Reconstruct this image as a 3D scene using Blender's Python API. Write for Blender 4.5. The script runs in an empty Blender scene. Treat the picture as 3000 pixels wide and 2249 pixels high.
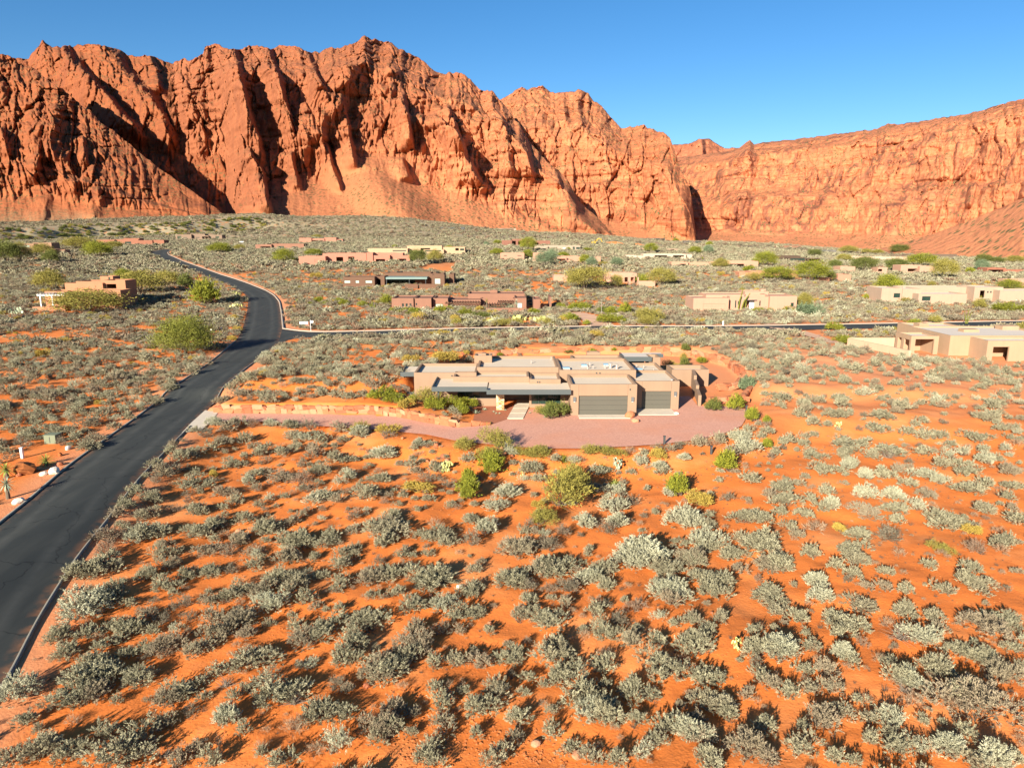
import bpy, bmesh, math, random
import numpy as np
from mathutils import Vector, Matrix
SC = bpy.context.scene
COL = SC.collection
rnd = random.Random(7)
rng = np.random.default_rng(11)

# ------------------------------------------------------------------ camera, sky, sun, exposure
CH, CF, CP = 20.0, 2080.0, math.radians(11.8)      # eye height (m), focal length (px of a 3000 px wide frame), downward pitch
cam = bpy.data.cameras.new('camera'); camo = bpy.data.objects.new('camera', cam); COL.objects.link(camo)
cam.sensor_width = 36.0; cam.lens = 36.0*CF/3000.0
cam.clip_start = 0.5; cam.clip_end = 20000.0
camo.location = (0, 0, CH); camo.rotation_euler = (math.pi/2-CP, 0, 0)
SC.camera = camo
SUN_EL, SUN_AZ = math.radians(19.5), math.radians(27.7)   # light travels towards +Y, swung 27.7 deg towards +X
world = bpy.data.worlds.new('World'); SC.world = world; world.use_nodes = True
wn = world.node_tree.nodes; wl = world.node_tree.links; wn.clear()
sky = wn.new('ShaderNodeTexSky'); sky.sky_type = 'NISHITA'; sky.sun_disc = False
sky.sun_elevation = SUN_EL; sky.sun_rotation = math.pi+SUN_AZ
sky.altitude = 1500; sky.air_density = 1.0; sky.dust_density = 0.7; sky.ozone_density = 3.2
bg = wn.new('ShaderNodeBackground'); bg.inputs['Strength'].default_value = 0.058
hs = wn.new('ShaderNodeHueSaturation'); hs.inputs['Saturation'].default_value = 1.24
wo = wn.new('ShaderNodeOutputWorld')
wl.new(sky.outputs[0], hs.inputs['Color']); wl.new(hs.outputs[0], bg.inputs['Color']); wl.new(bg.outputs[0], wo.inputs['Surface'])
sun = bpy.data.lights.new('sun', 'SUN'); suno = bpy.data.objects.new('sun', sun); COL.objects.link(suno)
sun.energy = 5.0; sun.angle = math.radians(0.5); sun.color = (1.0, 0.92, 0.77)
sdir = Vector((math.sin(SUN_AZ)*math.cos(SUN_EL), math.cos(SUN_AZ)*math.cos(SUN_EL), -math.sin(SUN_EL)))
suno.rotation_euler = sdir.to_track_quat('-Z', 'Y').to_euler(); suno.location = (-40, -80, 60)
SC.view_settings.view_transform = 'Standard'; SC.view_settings.look = 'None'
SC.view_settings.gamma = 1.0; SC.view_settings.use_curve_mapping = False
SC.view_settings.exposure = 1.36
SC.cycles.max_bounces = 5; SC.cycles.diffuse_bounces = 2; SC.cycles.glossy_bounces = 2; SC.cycles.transmission_bounces = 3
SC.cycles.transparent_max_bounces = 4

# ------------------------------------------------------------------ measuring from the camera
def ray(px, py):
    a = (px-1500)/CF; b = -(py-1124.5)/CF
    return a, math.cos(CP)+b*math.sin(CP), b*math.cos(CP)-math.sin(CP)
def P0(px, py, z=0.0):
    r = ray(px, py); t = (z-CH)/r[2]; return r[0]*t, r[1]*t
def PY(px, py, y):
    r = ray(px, py); t = y/r[1]; return r[0]*t, CH+r[2]*t
def proj(x, y, z):
    z = np.asarray(z)-CH
    d = np.asarray(y)*math.cos(CP)-z*math.sin(CP); u = np.asarray(y)*math.sin(CP)+z*math.cos(CP)
    return 1500+CF*np.asarray(x)/d, 1124.5-CF*u/d, d

# ------------------------------------------------------------------ noise
def _h(ix, iy, s):
    n = (ix.astype(np.int64)*374761393 + iy.astype(np.int64)*668265263 + s*974711) & 0xffffffff
    n = ((n ^ (n >> 13))*1274126177) & 0xffffffff
    n = ((n ^ (n >> 16))*2246822519) & 0xffffffff
    return ((n ^ (n >> 15)) & 0xffffff)/16777215.0
def vn(x, y, s=0):
    x = np.asarray(x, float); y = np.asarray(y, float)
    ix = np.floor(x); iy = np.floor(y); fx = x-ix; fy = y-iy
    fx = fx*fx*fx*(fx*(fx*6-15)+10); fy = fy*fy*fy*(fy*(fy*6-15)+10)
    a = _h(ix, iy, s); b = _h(ix+1, iy, s); c = _h(ix, iy+1, s); d = _h(ix+1, iy+1, s)
    return (a+(b-a)*fx)*(1-fy)+(c+(d-c)*fx)*fy
def fbm(x, y, o=4, s=0, g=0.5):
    t = 0; a = 1.0; n = 0
    for i in range(o):
        t = t+a*vn(np.asarray(x)*2**i+i*17.3, np.asarray(y)*2**i-i*9.1, s+i); n += a; a *= g
    return t/n
def ridg(x, y, o=3, s=0):
    t = 0; a = 1.0; n = 0
    for i in range(o):
        t = t+a*(1-np.abs(2*vn(np.asarray(x)*2**i+i*7.7, np.asarray(y)*2**i+i*3.1, s+i)-1)); n += a; a *= 0.5
    return t/n
def cell(x, y, s=0):
    x = np.asarray(x, float); y = np.asarray(y, float); ix = np.floor(x); iy = np.floor(y); best = np.full(x.shape, 9.0); sec = np.full(x.shape, 9.0); val = np.zeros(x.shape); lx = np.zeros(x.shape)
    for a in (-1, 0, 1):
        for b in (-1, 0, 1):
            cx = ix+a; cy = iy+b; dx = x-cx-_h(cx, cy, s); dy = y-cy-_h(cx, cy, s+57); d = dx*dx+dy*dy; k = d < best
            sec = np.where(k, best, np.minimum(sec, d)); val = np.where(k, _h(cx, cy, s+91), val); lx = np.where(k, dx*(_h(cx, cy, s+33)-.5)+dy*(_h(cx, cy, s+44)-.5), lx); best = np.where(k, d, best)
    return val-.5, lx, np.sqrt(sec)-np.sqrt(best)
def ss(a, b, x):
    t = np.clip((np.asarray(x, float)-a)/(b-a), 0, 1); return t*t*(3-2*t)
def inpoly(x, y, poly):
    x = np.asarray(x, float); y = np.asarray(y, float); c = np.zeros(np.broadcast(x, y).shape, bool); n = len(poly)
    for i in range(n):
        x1, y1 = poly[i]; x2, y2 = poly[i-1]
        if y1 == y2: continue
        c ^= ((y1 > y) != (y2 > y)) & (x < (x2-x1)*(y-y1)/(y2-y1)+x1)
    return c
def dline(x, y, pts):
    x = np.asarray(x, float); y = np.asarray(y, float); d = np.full(np.broadcast(x, y).shape, 1e9)
    for (x1, y1), (x2, y2) in zip(pts[:-1], pts[1:]):
        dx, dy = x2-x1, y2-y1; L = dx*dx+dy*dy+1e-9
        t = np.clip(((x-x1)*dx+(y-y1)*dy)/L, 0, 1)
        d = np.minimum(d, np.hypot(x-x1-t*dx, y-y1-t*dy))
    return d

# ------------------------------------------------------------------ the lie of the land
_S = np.array([-1.4, -.75, -.4, -.2, .05, .25, .6, 1.4])
_D = np.array([0, 150, 200, 250, 300, 400, 550, 700, 850, 1000, 1200, 4000.])
_PY = np.array([
 [967,897,850,805,757,722,697,676,652,640],[967,897,850,805,757,722,697,676,652,640],
 [967,897,848,800,752,718,696,674,642,630],[967,897,842,792,745,712,690,665,638,625],
 [967,897,840,792,748,715,697,688,683,680],[967,897,848,805,765,733,718,712,708,708],
 [967,897,855,825,793,766,752,745,742,745],[967,897,855,825,793,766,752,745,742,745.]])
_Z = np.zeros((len(_S), len(_D)))
for i in range(len(_S)):
    for j in range(10):
        _Z[i, j+1] = PY(1500, _PY[i, j], _D[j+1])[1]
    _Z[i, 1:3] = 0.0; _Z[i, 11] = _Z[i, 10]
def bil(s, d):
    i = np.clip(np.searchsorted(_S, s)-1, 0, len(_S)-2); j = np.clip(np.searchsorted(_D, d)-1, 0, len(_D)-2)
    a = np.clip((s-_S[i])/(_S[i+1]-_S[i]), 0, 1); b = np.clip((d-_D[j])/(_D[j+1]-_D[j]), 0, 1); a = a*a*(3-2*a)
    return (_Z[i, j]*(1-a)+_Z[i+1, j]*a)*(1-b)+(_Z[i, j+1]*(1-a)+_Z[i+1, j+1]*a)*b
def Ps(l, z=0.0): return [P0(a, b, z) for a, b in l]
WALL_L = Ps([(628, 1208), (700, 1210), (900, 1211), (1080, 1213), (1160, 1219), (1250, 1237), (1340, 1251), (1432, 1243)])
DRIVE = Ps([(636, 1211), (900, 1213), (1080, 1215), (1160, 1221), (1250, 1239), (1340, 1253), (1440, 1245), (1500, 1205), (1700, 1180), (1900, 1165), (2020, 1160), (2045, 1190), (2140, 1190), (2185, 1200), (2190, 1218),
            (2172, 1248), (2120, 1270), (2050, 1287), (1950, 1300), (1850, 1307), (1700, 1314), (1600, 1314), (1480, 1307), (1330, 1290), (1250, 1273), (1112, 1259), (1000, 1252), (907, 1246), (805, 1236), (700, 1234), (612, 1236)])
BOWL = [(-13, 80), (-12, 98), (-9, 112), (0, 118), (10, 120), (22, 121), (30.5, 118), (33.5, 109), (32.5, 99), (31, 91), (28.5, 84), (27.5, 79), (25, 72), (15, 66), (-5, 66), (-13, 70)]
ROAD_R = [(4, -60), (-10, -20), (-17, 4)]+Ps([(0, 1950), (100, 1760), (217, 1600), (307, 1506), (398, 1402), (479, 1325), (540, 1265), (601, 1206), (660, 1148), (723, 1090), (778, 1043), (815, 1010)])
ROAD_L = [(-4, -63), (-17, -23), (-24, 2), (-31.5, 28)]+Ps([(0, 1533), (77, 1475), (194, 1371), (289, 1303), (398, 1226), (506, 1145), (597, 1081), (692, 998)])
ROAD_FR = [(827, 963), (825, 940), (822, 911), (817, 884), (802, 865), (775, 849), (726, 830), (685, 816), (639, 802), (590, 784), (536, 765), (495, 747), (490, 740), (499, 734), (530, 731)]
ROAD_FL = [(709, 966), (722, 920), (726, 892), (726, 873), (712, 857), (671, 835), (617, 814), (563, 795), (509, 773), (468, 757), (440, 743), (448, 735), (500, 729)]
def gz0(x, y):
    x = np.asarray(x, float); y = np.asarray(y, float)
    d = np.maximum(y, 1.0); s = np.clip(x/np.maximum(d, 30.0), -1.39, 1.39)
    z = bil(s, d)
    # wash bank on the left fan
    sl = ss(-.80, -.70, s)*(1-ss(-.36, -.28, s)); edge = 640+(s+.75)*620+60*(fbm(s*9, d*0+1.3, 3, 5)-.5)
    z = z+sl*(8.0*ss(0, 34, d-edge)-8.0*ss(30, 330, d-edge) - 4*ss(-70, 0, d-edge)*(1-ss(0, 34, d-edge)))
    # slope below the drive, ground held back by the stone walls
    inn = inpoly(x, y, BOWL); db = dline(x, y, BOWL+[BOWL[0]])
    sd = np.where(inn, -db, db)
    z = z-1.1*ss(0.3, 6.5, sd)*(1-ss(70, 78, y))*ss(-34, -26, x)*(1-ss(40, 60, x))
    z = z+1.15*ss(0.0, 1.0, sd)*ss(84, 90, y)*(1-ss(14, 45, sd))
    yw = np.interp(x, [p[0] for p in WALL_L], [p[1] for p in WALL_L]); hw = .95*ss(-36, -33, x)*(1-ss(-13, -3, x))
    z = z+hw*ss(0.15, 0.5, y-yw)*(1-ss(10, 34, y-yw))*(y < 125)
    return z
def gnoise(x, y):
    inn = inpoly(x, y, BOWL); db = dline(x, y, BOWL+[BOWL[0]]); k = np.where(inn, 0.0, ss(0, 3, db))
    dr = np.minimum(dline(x, y, ROAD_R), dline(x, y, ROAD_L)); k = k*ss(4.5, 9, dr)
    for q in EXTRA: k = k*ss(6, 16, dline(x, y, q))
    y = np.asarray(y, float)
    far = ss(120, 400, y)
    n = (fbm(np.asarray(x)/11, y/11, 3, 3)-.5)*0.9*(1-far)+(fbm(np.asarray(x)/2.3, y/2.3, 3, 8)-.5)*0.28*(1-far)+(fbm(np.asarray(x)/45, y/45, 4, 4)-.5)*3.0*far*(1-ss(900, 1000, y))
    return n*k
EXTRA = []
def gz(x, y): return gz0(x, y)+gnoise(x, y)
def G(px, py, dmax=1400.0, smooth=False):
    a, b, c = ray(px, py)
    ys = np.concatenate([np.linspace(8, 300, 1500), np.linspace(300.5, dmax, 2200)]); t = ys/b
    z = CH+c*t; g = (gz0 if smooth else gz)(a*t, ys)
    k = int(np.argmax(z < g))
    if k == 0: k = len(ys)-1
    y0, y1 = ys[k-1], ys[k]; f0 = z[k-1]-g[k-1]; f1 = z[k]-g[k]; w = f0/(f0-f1+1e-9)
    yy = y0+(y1-y0)*min(max(w, 0), 1); xx = a*yy/b
    return xx, yy, float((gz0 if smooth else gz)(np.array([xx]), np.array([yy]))[0])

FR = [G(a, b, smooth=True)[:2] for a, b in ROAD_FR]; FL = [G(a, b, smooth=True)[:2] for a, b in ROAD_FL]
SIDE_F = Ps([(827, 963), (900, 973), (1000, 972), (1200, 967), (1500, 962), (1750, 959), (2000, 956), (2250, 954), (2700, 946), (3000, 940), (3400, 932)])
SIDE_N = Ps([(815, 1010), (850, 992), (900, 988), (1000, 986), (1200, 981), (1500, 976), (1750, 973), (2000, 970), (2250, 968), (2700, 960), (3000, 954), (3400, 946)])
FROAD = [ROAD_R[-1]]+FR+FL[::-1]+[ROAD_L[-1]]; SIDE = SIDE_F+SIDE_N[::-1]
EXTRA += [FR, FL, SIDE_F, SIDE_N]

# ------------------------------------------------------------------ object helpers
def link(o): COL.objects.link(o); return o
def tag(o, label=None, cat=None, group=None, kind=None):
    if label:
        w = label.split()
        while len(w) > 16: w.pop(0)
        o['label'] = ' '.join(w)
    if cat: o['category'] = cat
    if group: o['group'] = group
    if kind: o['kind'] = kind
    return o
def npmesh(name, V, F, mat=None, smooth=False):
    V = np.asarray(V, np.float32); F = np.asarray(F, np.int32); k = F.shape[1]
    me = bpy.data.meshes.new(name); me.vertices.add(len(V)); me.vertices.foreach_set('co', V.ravel())
    me.loops.add(F.size); me.loops.foreach_set('vertex_index', F.ravel()); me.polygons.add(len(F))
    me.polygons.foreach_set('loop_start', np.arange(0, F.size, k, dtype=np.int32)); me.polygons.foreach_set('loop_total', np.full(len(F), k, np.int32))
    if smooth: me.polygons.foreach_set('use_smooth', np.ones(len(F), bool))
    me.update(calc_edges=True)
    if mat: me.materials.append(mat)
    return me
def grid_faces(nr, nc, flip=False):
    i = np.arange(nr-1)[:, None]*nc+np.arange(nc-1)[None, :]; i = i.ravel()
    f = np.stack([i, i+1, i+nc+1, i+nc], 1); return f[:, ::-1] if flip else f
def setmat(o, m):
    if not o.material_slots: o.data.materials.append(m)
    o.material_slots[0].link = 'OBJECT'; o.material_slots[0].material = m
class MB:
    def __init__(s): s.v = []; s.f = []; s.m = []
    def box(s, x0, x1, y0, y1, z0, z1, mi=0):
        b = len(s.v); s.v += [(x0,y0,z0),(x1,y0,z0),(x1,y1,z0),(x0,y1,z0),(x0,y0,z1),(x1,y0,z1),(x1,y1,z1),(x0,y1,z1)]
        s.f += [tuple(b+i for i in q) for q in ((0,3,2,1),(4,5,6,7),(0,1,5,4),(1,2,6,5),(2,3,7,6),(3,0,4,7))]; s.m += [mi]*6; return s
    def prism(s, poly, z0, z1):
        b = len(s.v); n = len(poly); s.v += [(x, y, z0) for x, y in poly]+[(x, y, z1) for x, y in poly]
        s.f += [tuple(range(b+n-1, b-1, -1)), tuple(range(b+n, b+2*n))]+[(b+i, b+(i+1) % n, b+n+(i+1) % n, b+n+i) for i in range(n)]; s.m += [0]*(n+2); return s
    def tube(s, pts, rad, n=8, cap=True):
        b = len(s.v); m = len(pts)
        for k, p in enumerate(pts):
            p = Vector(p); q = Vector(pts[min(k+1, m-1)])-Vector(pts[max(k-1, 0)])
            q = q.normalized() if q.length > 0 else Vector((0, 0, 1)); a = q.orthogonal().normalized(); c = q.cross(a); r = rad[k] if isinstance(rad, (list, tuple)) else rad
            s.v += [tuple(p+(a*math.cos(t)+c*math.sin(t))*r) for t in [2*math.pi*i/n for i in range(n)]]
        for k in range(m-1):
            for i in range(n): s.f.append((b+k*n+i, b+k*n+(i+1) % n, b+(k+1)*n+(i+1) % n, b+(k+1)*n+i)); s.m.append(0)
        if cap: s.f += [tuple(range(b+n-1, b-1, -1)), tuple(range(b+(m-1)*n, b+m*n))]; s.m += [0, 0]
        return s
    def build(s, name, mat, parent=None, bevel=0, smooth=False):
        off = parent_world(parent) if parent else Vector((0, 0, 0))
        me = bpy.data.meshes.new(name); me.from_pydata([(x-off.x, y-off.y, z-off.z) for x, y, z in s.v], [], s.f)
        for mm in (mat if isinstance(mat, (list, tuple)) else [mat]): me.materials.append(mm)
        if any(s.m): me.polygons.foreach_set('material_index', s.m)
        if smooth: me.polygons.foreach_set('use_smooth', [True]*len(s.f))
        me.update(); o = link(bpy.data.objects.new(name, me))
        if parent: o.parent = parent
        if bevel:
            b = o.modifiers.new('bevel', 'BEVEL'); b.width = bevel; b.segments = 2; b.limit_method = 'ANGLE'
        return o
def parent_world(o):
    v = Vector(o.location)
    while o.parent: o = o.parent; v += Vector(o.location)
    return v
def empty(name, loc):
    o = link(bpy.data.objects.new(name, None)); o.location = loc; o.empty_display_size = 0.3; return o
def copy_tree(o, parent=None):
    c = o.copy(); COL.objects.link(c)
    if parent: c.parent = parent
    for ch in list(o.children): copy_tree(ch, c)
    return c

# ------------------------------------------------------------------ materials
class NT:
    def __init__(s, name):
        s.m = bpy.data.materials.new(name); s.m.use_nodes = True; s.t = s.m.node_tree; s.n = s.t.nodes; s.l = s.t.links
        s.b = s.n['Principled BSDF']; s.b.inputs['Roughness'].default_value = 0.9; s.b.inputs['Specular IOR Level'].default_value = 0.2
        g = s.n.new('ShaderNodeNewGeometry'); s.pos = g.outputs['Position']; s.nor = g.outputs['Normal']
    def node(s, t, **kw):
        n = s.n.new(t)
        for k, v in kw.items(): setattr(n, k, v)
        return n
    def mapv(s, sc, src=None):
        n = s.n.new('ShaderNodeMapping'); n.inputs['Scale'].default_value = sc; s.l.new(src or s.pos, n.inputs['Vector']); return n.outputs[0]
    def noise(s, scale, det=4, vec=None, rough=0.55):
        n = s.n.new('ShaderNodeTexNoise'); n.inputs['Scale'].default_value = scale; n.inputs['Detail'].default_value = det; n.inputs['Roughness'].default_value = rough
        s.l.new(vec if vec is not None else s.pos, n.inputs['Vector']); return n.outputs['Fac']
    def vor(s, scale, vec=None, feat='F1', out='Distance'):
        n = s.n.new('ShaderNodeTexVoronoi'); n.feature = feat; n.inputs['Scale'].default_value = scale; s.l.new(vec if vec is not None else s.pos, n.inputs['Vector']); return n.outputs[out]
    def ramp(s, fac, pts):
        n = s.n.new('ShaderNodeValToRGB'); e = n.color_ramp.elements
        while len(e) < len(pts): e.new(0.5)
        for q, (p, c) in zip(e, pts):
            q.position = p; q.color = (*c, 1) if isinstance(c, (tuple, list)) else (c, c, c, 1)
        s.l.new(fac, n.inputs[0]); return n.outputs[0]
    def mix(s, fac, a, b, mode='MIX'):
        n = s.n.new('ShaderNodeMix'); n.data_type = 'RGBA'; n.blend_type = mode; n.clamp_factor = True
        for sock, v in ((n.inputs[0], fac), (n.inputs[6], a), (n.inputs[7], b)):
            if isinstance(v, (int, float)): sock.default_value = v
            elif isinstance(v, (tuple, list)): sock.default_value = (*v, 1)
            else: s.l.new(v, sock)
        return n.outputs[2]
    def math(s, op, a, b=0.5):
        n = s.n.new('ShaderNodeMath'); n.operation = op
        for sock, v in ((n.inputs[0], a), (n.inputs[1], b)):
            if isinstance(v, (int, float)): sock.default_value = v
            else: s.l.new(v, sock)
        return n.outputs[0]
    def attr(s, name, typ='GEOMETRY', out='Fac'):
        n = s.n.new('ShaderNodeAttribute'); n.attribute_name = name; n.attribute_type = typ; return n.outputs[out]
    def sep(s, v):
        n = s.n.new('ShaderNodeSeparateXYZ'); s.l.new(v, n.inputs[0]); return n.outputs
    def bump(s, h, strength=0.5, dist=0.1):
        n = s.n.new('ShaderNodeBump'); n.inputs['Strength'].default_value = strength; n.inputs['Distance'].default_value = dist
        s.l.new(h, n.inputs['Height']); s.l.new(n.outputs[0], s.b.inputs['Normal'])
    def col(s, c):
        if isinstance(c, (tuple, list)): s.b.inputs['Base Color'].default_value = (*c, 1)
        else: s.l.new(c, s.b.inputs['Base Color'])
        return s
def plain(name, c, rough=0.8, var=0.12, scale=1.5, metal=0.0, bump=0.0):
    t = NT(name); k = t.noise(scale, 5)
    t.col(t.mix(k, tuple(v*(1-var) for v in c), tuple(min(v*(1+var), 1) for v in c))); t.b.inputs['Roughness'].default_value = rough; t.b.inputs['Metallic'].default_value = metal
    if bump: t.bump(t.noise(scale*14, 3), bump, 0.02)
    return t.m
def stucco(name, c):
    t = NT(name); k = t.noise(.55, 5); st = t.noise(1.0, 4, t.mapv((2.2, 2.2, .18)))
    c1 = t.mix(k, tuple(v*.9 for v in c), tuple(v*1.08 for v in c)); sk = t.ramp(st, [(.45, 0.0), (.75, .22)])
    t.col(t.mix(sk, c1, tuple(v*.72 for v in c))); t.bump(t.noise(30, 3), .25, .02); return t.m
def foliage(name, dark, light, dry=None):
    t = NT(name); oi = t.n.new('ShaderNodeObjectInfo').outputs['Random']; tn = t.attr('tone')
    c = t.mix(tn, dark, light); k = t.math('MULTIPLY', oi, .5)
    c = t.mix(k, c, tuple(.5*(a+b)*.74 for a, b in zip(dark, light)))
    if dry: c = t.mix(t.ramp(t.math('FRACT', t.math('MULTIPLY', oi, 7.31)), [(.62, 0.0), (.95, .75)]), c, dry)
    t.col(c); t.b.inputs['Roughness'].default_value = .8
    return t.m
M = {}
# ------------------------------------------------------------------ ground sheet
def mat_ground():
    t = NT('red_sand'); big = t.noise(.045, 4); mid = t.noise(.5, 5); fine = t.noise(5, 4)
    c = t.mix(big, (.66, .170, .030), (.80, .255, .060)); c = t.mix(t.math('MULTIPLY', mid, .55), c, (.56, .132, .024))
    c = t.mix(t.ramp(fine, [(.5, 0.0), (.8, .35)]), c, (.44, .10, .03))
    c = t.mix(t.ramp(t.vor(1.7), [(.05, .75), (.13, 0.0)]), c, (.33, .11, .04)); c = t.mix(t.ramp(t.vor(4.1), [(.06, .6), (.16, 0.0)]), c, (.30, .12, .055)); c = t.mix(t.ramp(t.noise(.16, 5), [(.5, 0.0), (.68, .55)]), c, (.80, .33, .12)); pale = t.attr('pale'); c = t.mix(pale, c, (.66, .27, .125))
    cov = t.attr('cover'); n2 = t.noise(.22, 5, t.mapv((1, .8, 1)), .7); n3 = t.noise(.03, 3)
    g = t.mix(t.noise(.6, 4), (.20, .185, .115), (.36, .33, .22)); g = t.mix(t.math('MULTIPLY', n3, .6), g, (.30, .25, .15))
    fac = t.math('MULTIPLY', cov, t.ramp(n2, [(.30, .0), (.46, 1.0)])); c = t.mix(fac, c, g)
    t.col(c); h = t.math('ADD', t.math('MULTIPLY', t.noise(7, 4), .6), t.math('MULTIPLY', t.noise(1.1, 4), 1.0)); t.bump(h, .55, .09); return t.m
M['ground'] = mat_ground()
def ground():
    ys = np.concatenate([np.linspace(-70, 14, 22)[:-1], np.geomspace(14, 130, 330)[:-1], np.geomspace(130, 420, 150)[:-1], np.geomspace(420, 1500, 150)[:-1], np.geomspace(1500, 5000, 10)])
    sN = np.linspace(-1.25, 1.25, 420)
    wid = np.where(ys < 14, 40+.9*np.abs(14-ys)*0+14*.9, ys*.95+40*.9*(14/np.maximum(ys, 14)))
    Y = np.repeat(ys[:, None], len(sN), 1); X = wid[:, None]*sN[None, :]
    z = gz(X, Y)
    # lie under road and drive sheets
    m = np.zeros_like(z)
    for a, b in ((ROAD_R, ROAD_L),):
        m = np.maximum(m, inpoly(X, Y, a+b[::-1]))
    m = np.maximum(m, inpoly(X, Y, FROAD)); m = np.maximum(m, inpoly(X, Y, SIDE)); 
    m = np.maximum(m, inpoly(X, Y, DRIVE))
    z = z-.14*m
    me = npmesh('ground', np.stack([X, Y, z], -1).reshape(-1, 3), grid_faces(len(ys), len(sN)), M['ground'], True)
    sc = X/np.maximum(Y, 30)
    cov = ss(230, 520, Y)*.95
    cov = np.where(Y > 1200, .8, cov)
    pale = ss(60, 110, Y)*ss(-6, 14, X)*(1-ss(90, 180, Y))*.75 + ss(-.1, .5, sc)*.25*ss(60, 120, Y)
    dl = np.minimum(dline(X, Y, ROAD_R), dline(X, Y, ROAD_L)); pale = np.maximum(pale, .8*(1-ss(.8, 3.2, dl)))
    fr = np.minimum(dline(X, Y, [tuple(p) for p in FR]), dline(X, Y, [tuple(p) for p in SIDE_F])); fk = (1-ss(1.5, 5.5, fr)); pale = np.maximum(pale, fk); cov = cov*(1-fk)
    for nm, a in (('cover', cov), ('pale', np.clip(pale, 0, 1))):
        at = me.attributes.new(nm, 'FLOAT', 'POINT'); at.data.foreach_set('value', a.astype(np.float32).ravel())
    return tag(link(bpy.data.objects.new('desert_ground', me)), kind='structure')
ground()

# ------------------------------------------------------------------ roads, drive
def mat_asphalt():
    t = NT('asphalt'); n = t.noise(.35, 5); f = t.noise(22, 3); st = t.noise(.9, 4, t.mapv((.9, .12, 1)))
    c = t.mix(n, (.030, .034, .033), (.052, .055, .050)); c = t.mix(t.ramp(st, [(.45, 0.0), (.75, .55)]), c, (.082, .082, .070)); c = t.mix(t.math('MULTIPLY', f, .3), c, (.02, .021, .02))
    w = t.n.new('ShaderNodeVectorMath'); w.operation = 'ADD'; nz = t.n.new('ShaderNodeTexNoise'); nz.inputs['Scale'].default_value = .9; t.l.new(t.pos, nz.inputs['Vector'])
    v2 = t.n.new('ShaderNodeVectorMath'); v2.operation = 'SCALE'; v2.inputs['Scale'].default_value = 1.6; t.l.new(nz.outputs['Color'], v2.inputs[0]); t.l.new(t.pos, w.inputs[0]); t.l.new(v2.outputs[0], w.inputs[1])
    cr = t.vor(.16, w.outputs[0], 'DISTANCE_TO_EDGE'); c = t.mix(t.ramp(cr, [(.003, .7), (.011, 0.0)]), c, (.016, .017, .017))
    ac = t.attr('across'); wv = t.ramp(ac, [(0, 0), (.16, 0), (.25, 1), (.34, 0), (.5, .0), (.66, 0.0), (.75, 1), (.84, 0), (1, 0)]); c = t.mix(t.math('MULTIPLY', wv, t.ramp(t.noise(.5, 4), [(.35, .15), (.65, .6)])), c, (.088, .088, .078)); ed = t.ramp(ac, [(0, 1), (.05, .45), (.11, 0), (.89, 0), (.95, .45), (1, 1)]); c = t.mix(t.math('MULTIPLY', ed, t.ramp(t.noise(1.1, 5), [(.42, 0), (.62, .75)])), c, (.30, .125, .055)); t.col(c); t.b.inputs['Roughness'].default_value = .85; t.bump(t.noise(40, 2), .25, .01); return t.m
M['asphalt'] = mat_asphalt()
def resamp(pts, n):
    p = np.array(pts, float); L = np.concatenate([[0], np.cumsum(np.hypot(*np.diff(p, axis=0).T))]); u = np.linspace(0, L[-1], n)
    return np.stack([np.interp(u, L, p[:, 0]), np.interp(u, L, p[:, 1])], 1)
def smooth_line(p, k=5):
    for _ in range(k): q = p.copy(); q[1:-1] = .25*p[:-2]+.5*p[1:-1]+.25*p[2:]; p = q
    return p
def ribbon(name, A, B, n, nc, dz, mat, crown=0.0):
    A = smooth_line(resamp(A, n)); B = smooth_line(resamp(B, n)); w = np.linspace(0, 1, nc)[None, :, None]
    XY = A[:, None]*(1-w)+B[:, None]*w; z = gz0(XY[..., 0], XY[..., 1])+dz+crown*(1-(2*w[..., 0]-1)**2)
    me = npmesh(name, np.concatenate([XY, z[..., None]], 2).reshape(-1, 3), grid_faces(n, nc), mat, True)
    at = me.attributes.new('across', 'FLOAT', 'POINT'); at.data.foreach_set('value', np.repeat(np.linspace(0, 1, nc)[None], n, 0).astype(np.float32).ravel())
    me.flip_normals() if me.polygons[0].normal.z < 0 else None
    return link(bpy.data.objects.new(name, me)), A, B
r1, RA, RB = ribbon('road', ROAD_R, ROAD_L, 160, 25, .02, M['asphalt'], .06); tag(r1, kind='structure')
r2, FA, FB = ribbon('upper_road', [ROAD_R[-1]]+FR, [ROAD_L[-1]]+FL, 220, 17, .012, M['asphalt'], .03); tag(r2, kind='structure')
r3, SA, SB = ribbon('side_road', SIDE_F, SIDE_N, 140, 13, .016, M['asphalt'], .02); tag(r3, kind='structure')
M['concrete'] = plain('concrete', (.58, .49, .38), .85, .15, 1.2)
M['kerb'] = plain('kerb_concrete', (.24, .22, .18), .85, .2, 1.5)
M['pale_kerb'] = plain('pale_kerb_concrete', (.44, .35, .27), .85, .12, 1.5)
def kerb(name, line, side, n, w, h, mat, skip=None):
    L = smooth_line(resamp(line, n)); T = np.gradient(L, axis=0); T /= np.linalg.norm(T, axis=1)[:, None]; N = np.stack([-T[:, 1], T[:, 0]], 1)*side
    z = gz0(L[:, 0], L[:, 1]); V = []
    for off, dz in ((0, -.1), (0, h-.015), (.02, h), (w, h), (w, -.2)): V.append(np.concatenate([L+N*off, (z+dz)[:, None]], 1))
    V = np.stack(V, 1); F = grid_faces(n, 5)
    if skip is not None:
        keep = np.array([not skip(L[i][0], L[i][1]) for i in range(n-1)]); F = F.reshape(n-1, 4, 4)[keep].reshape(-1, 4)
    o = link(bpy.data.objects.new(name, npmesh(name, V.reshape(-1, 3), F, mat))); return tag(o, kind='structure')
kerb('right_road_kerb', ROAD_R[:-1], -1, 170, .16, .14, M['kerb'], lambda x, y: 72.5 < y < 82.5)
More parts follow.
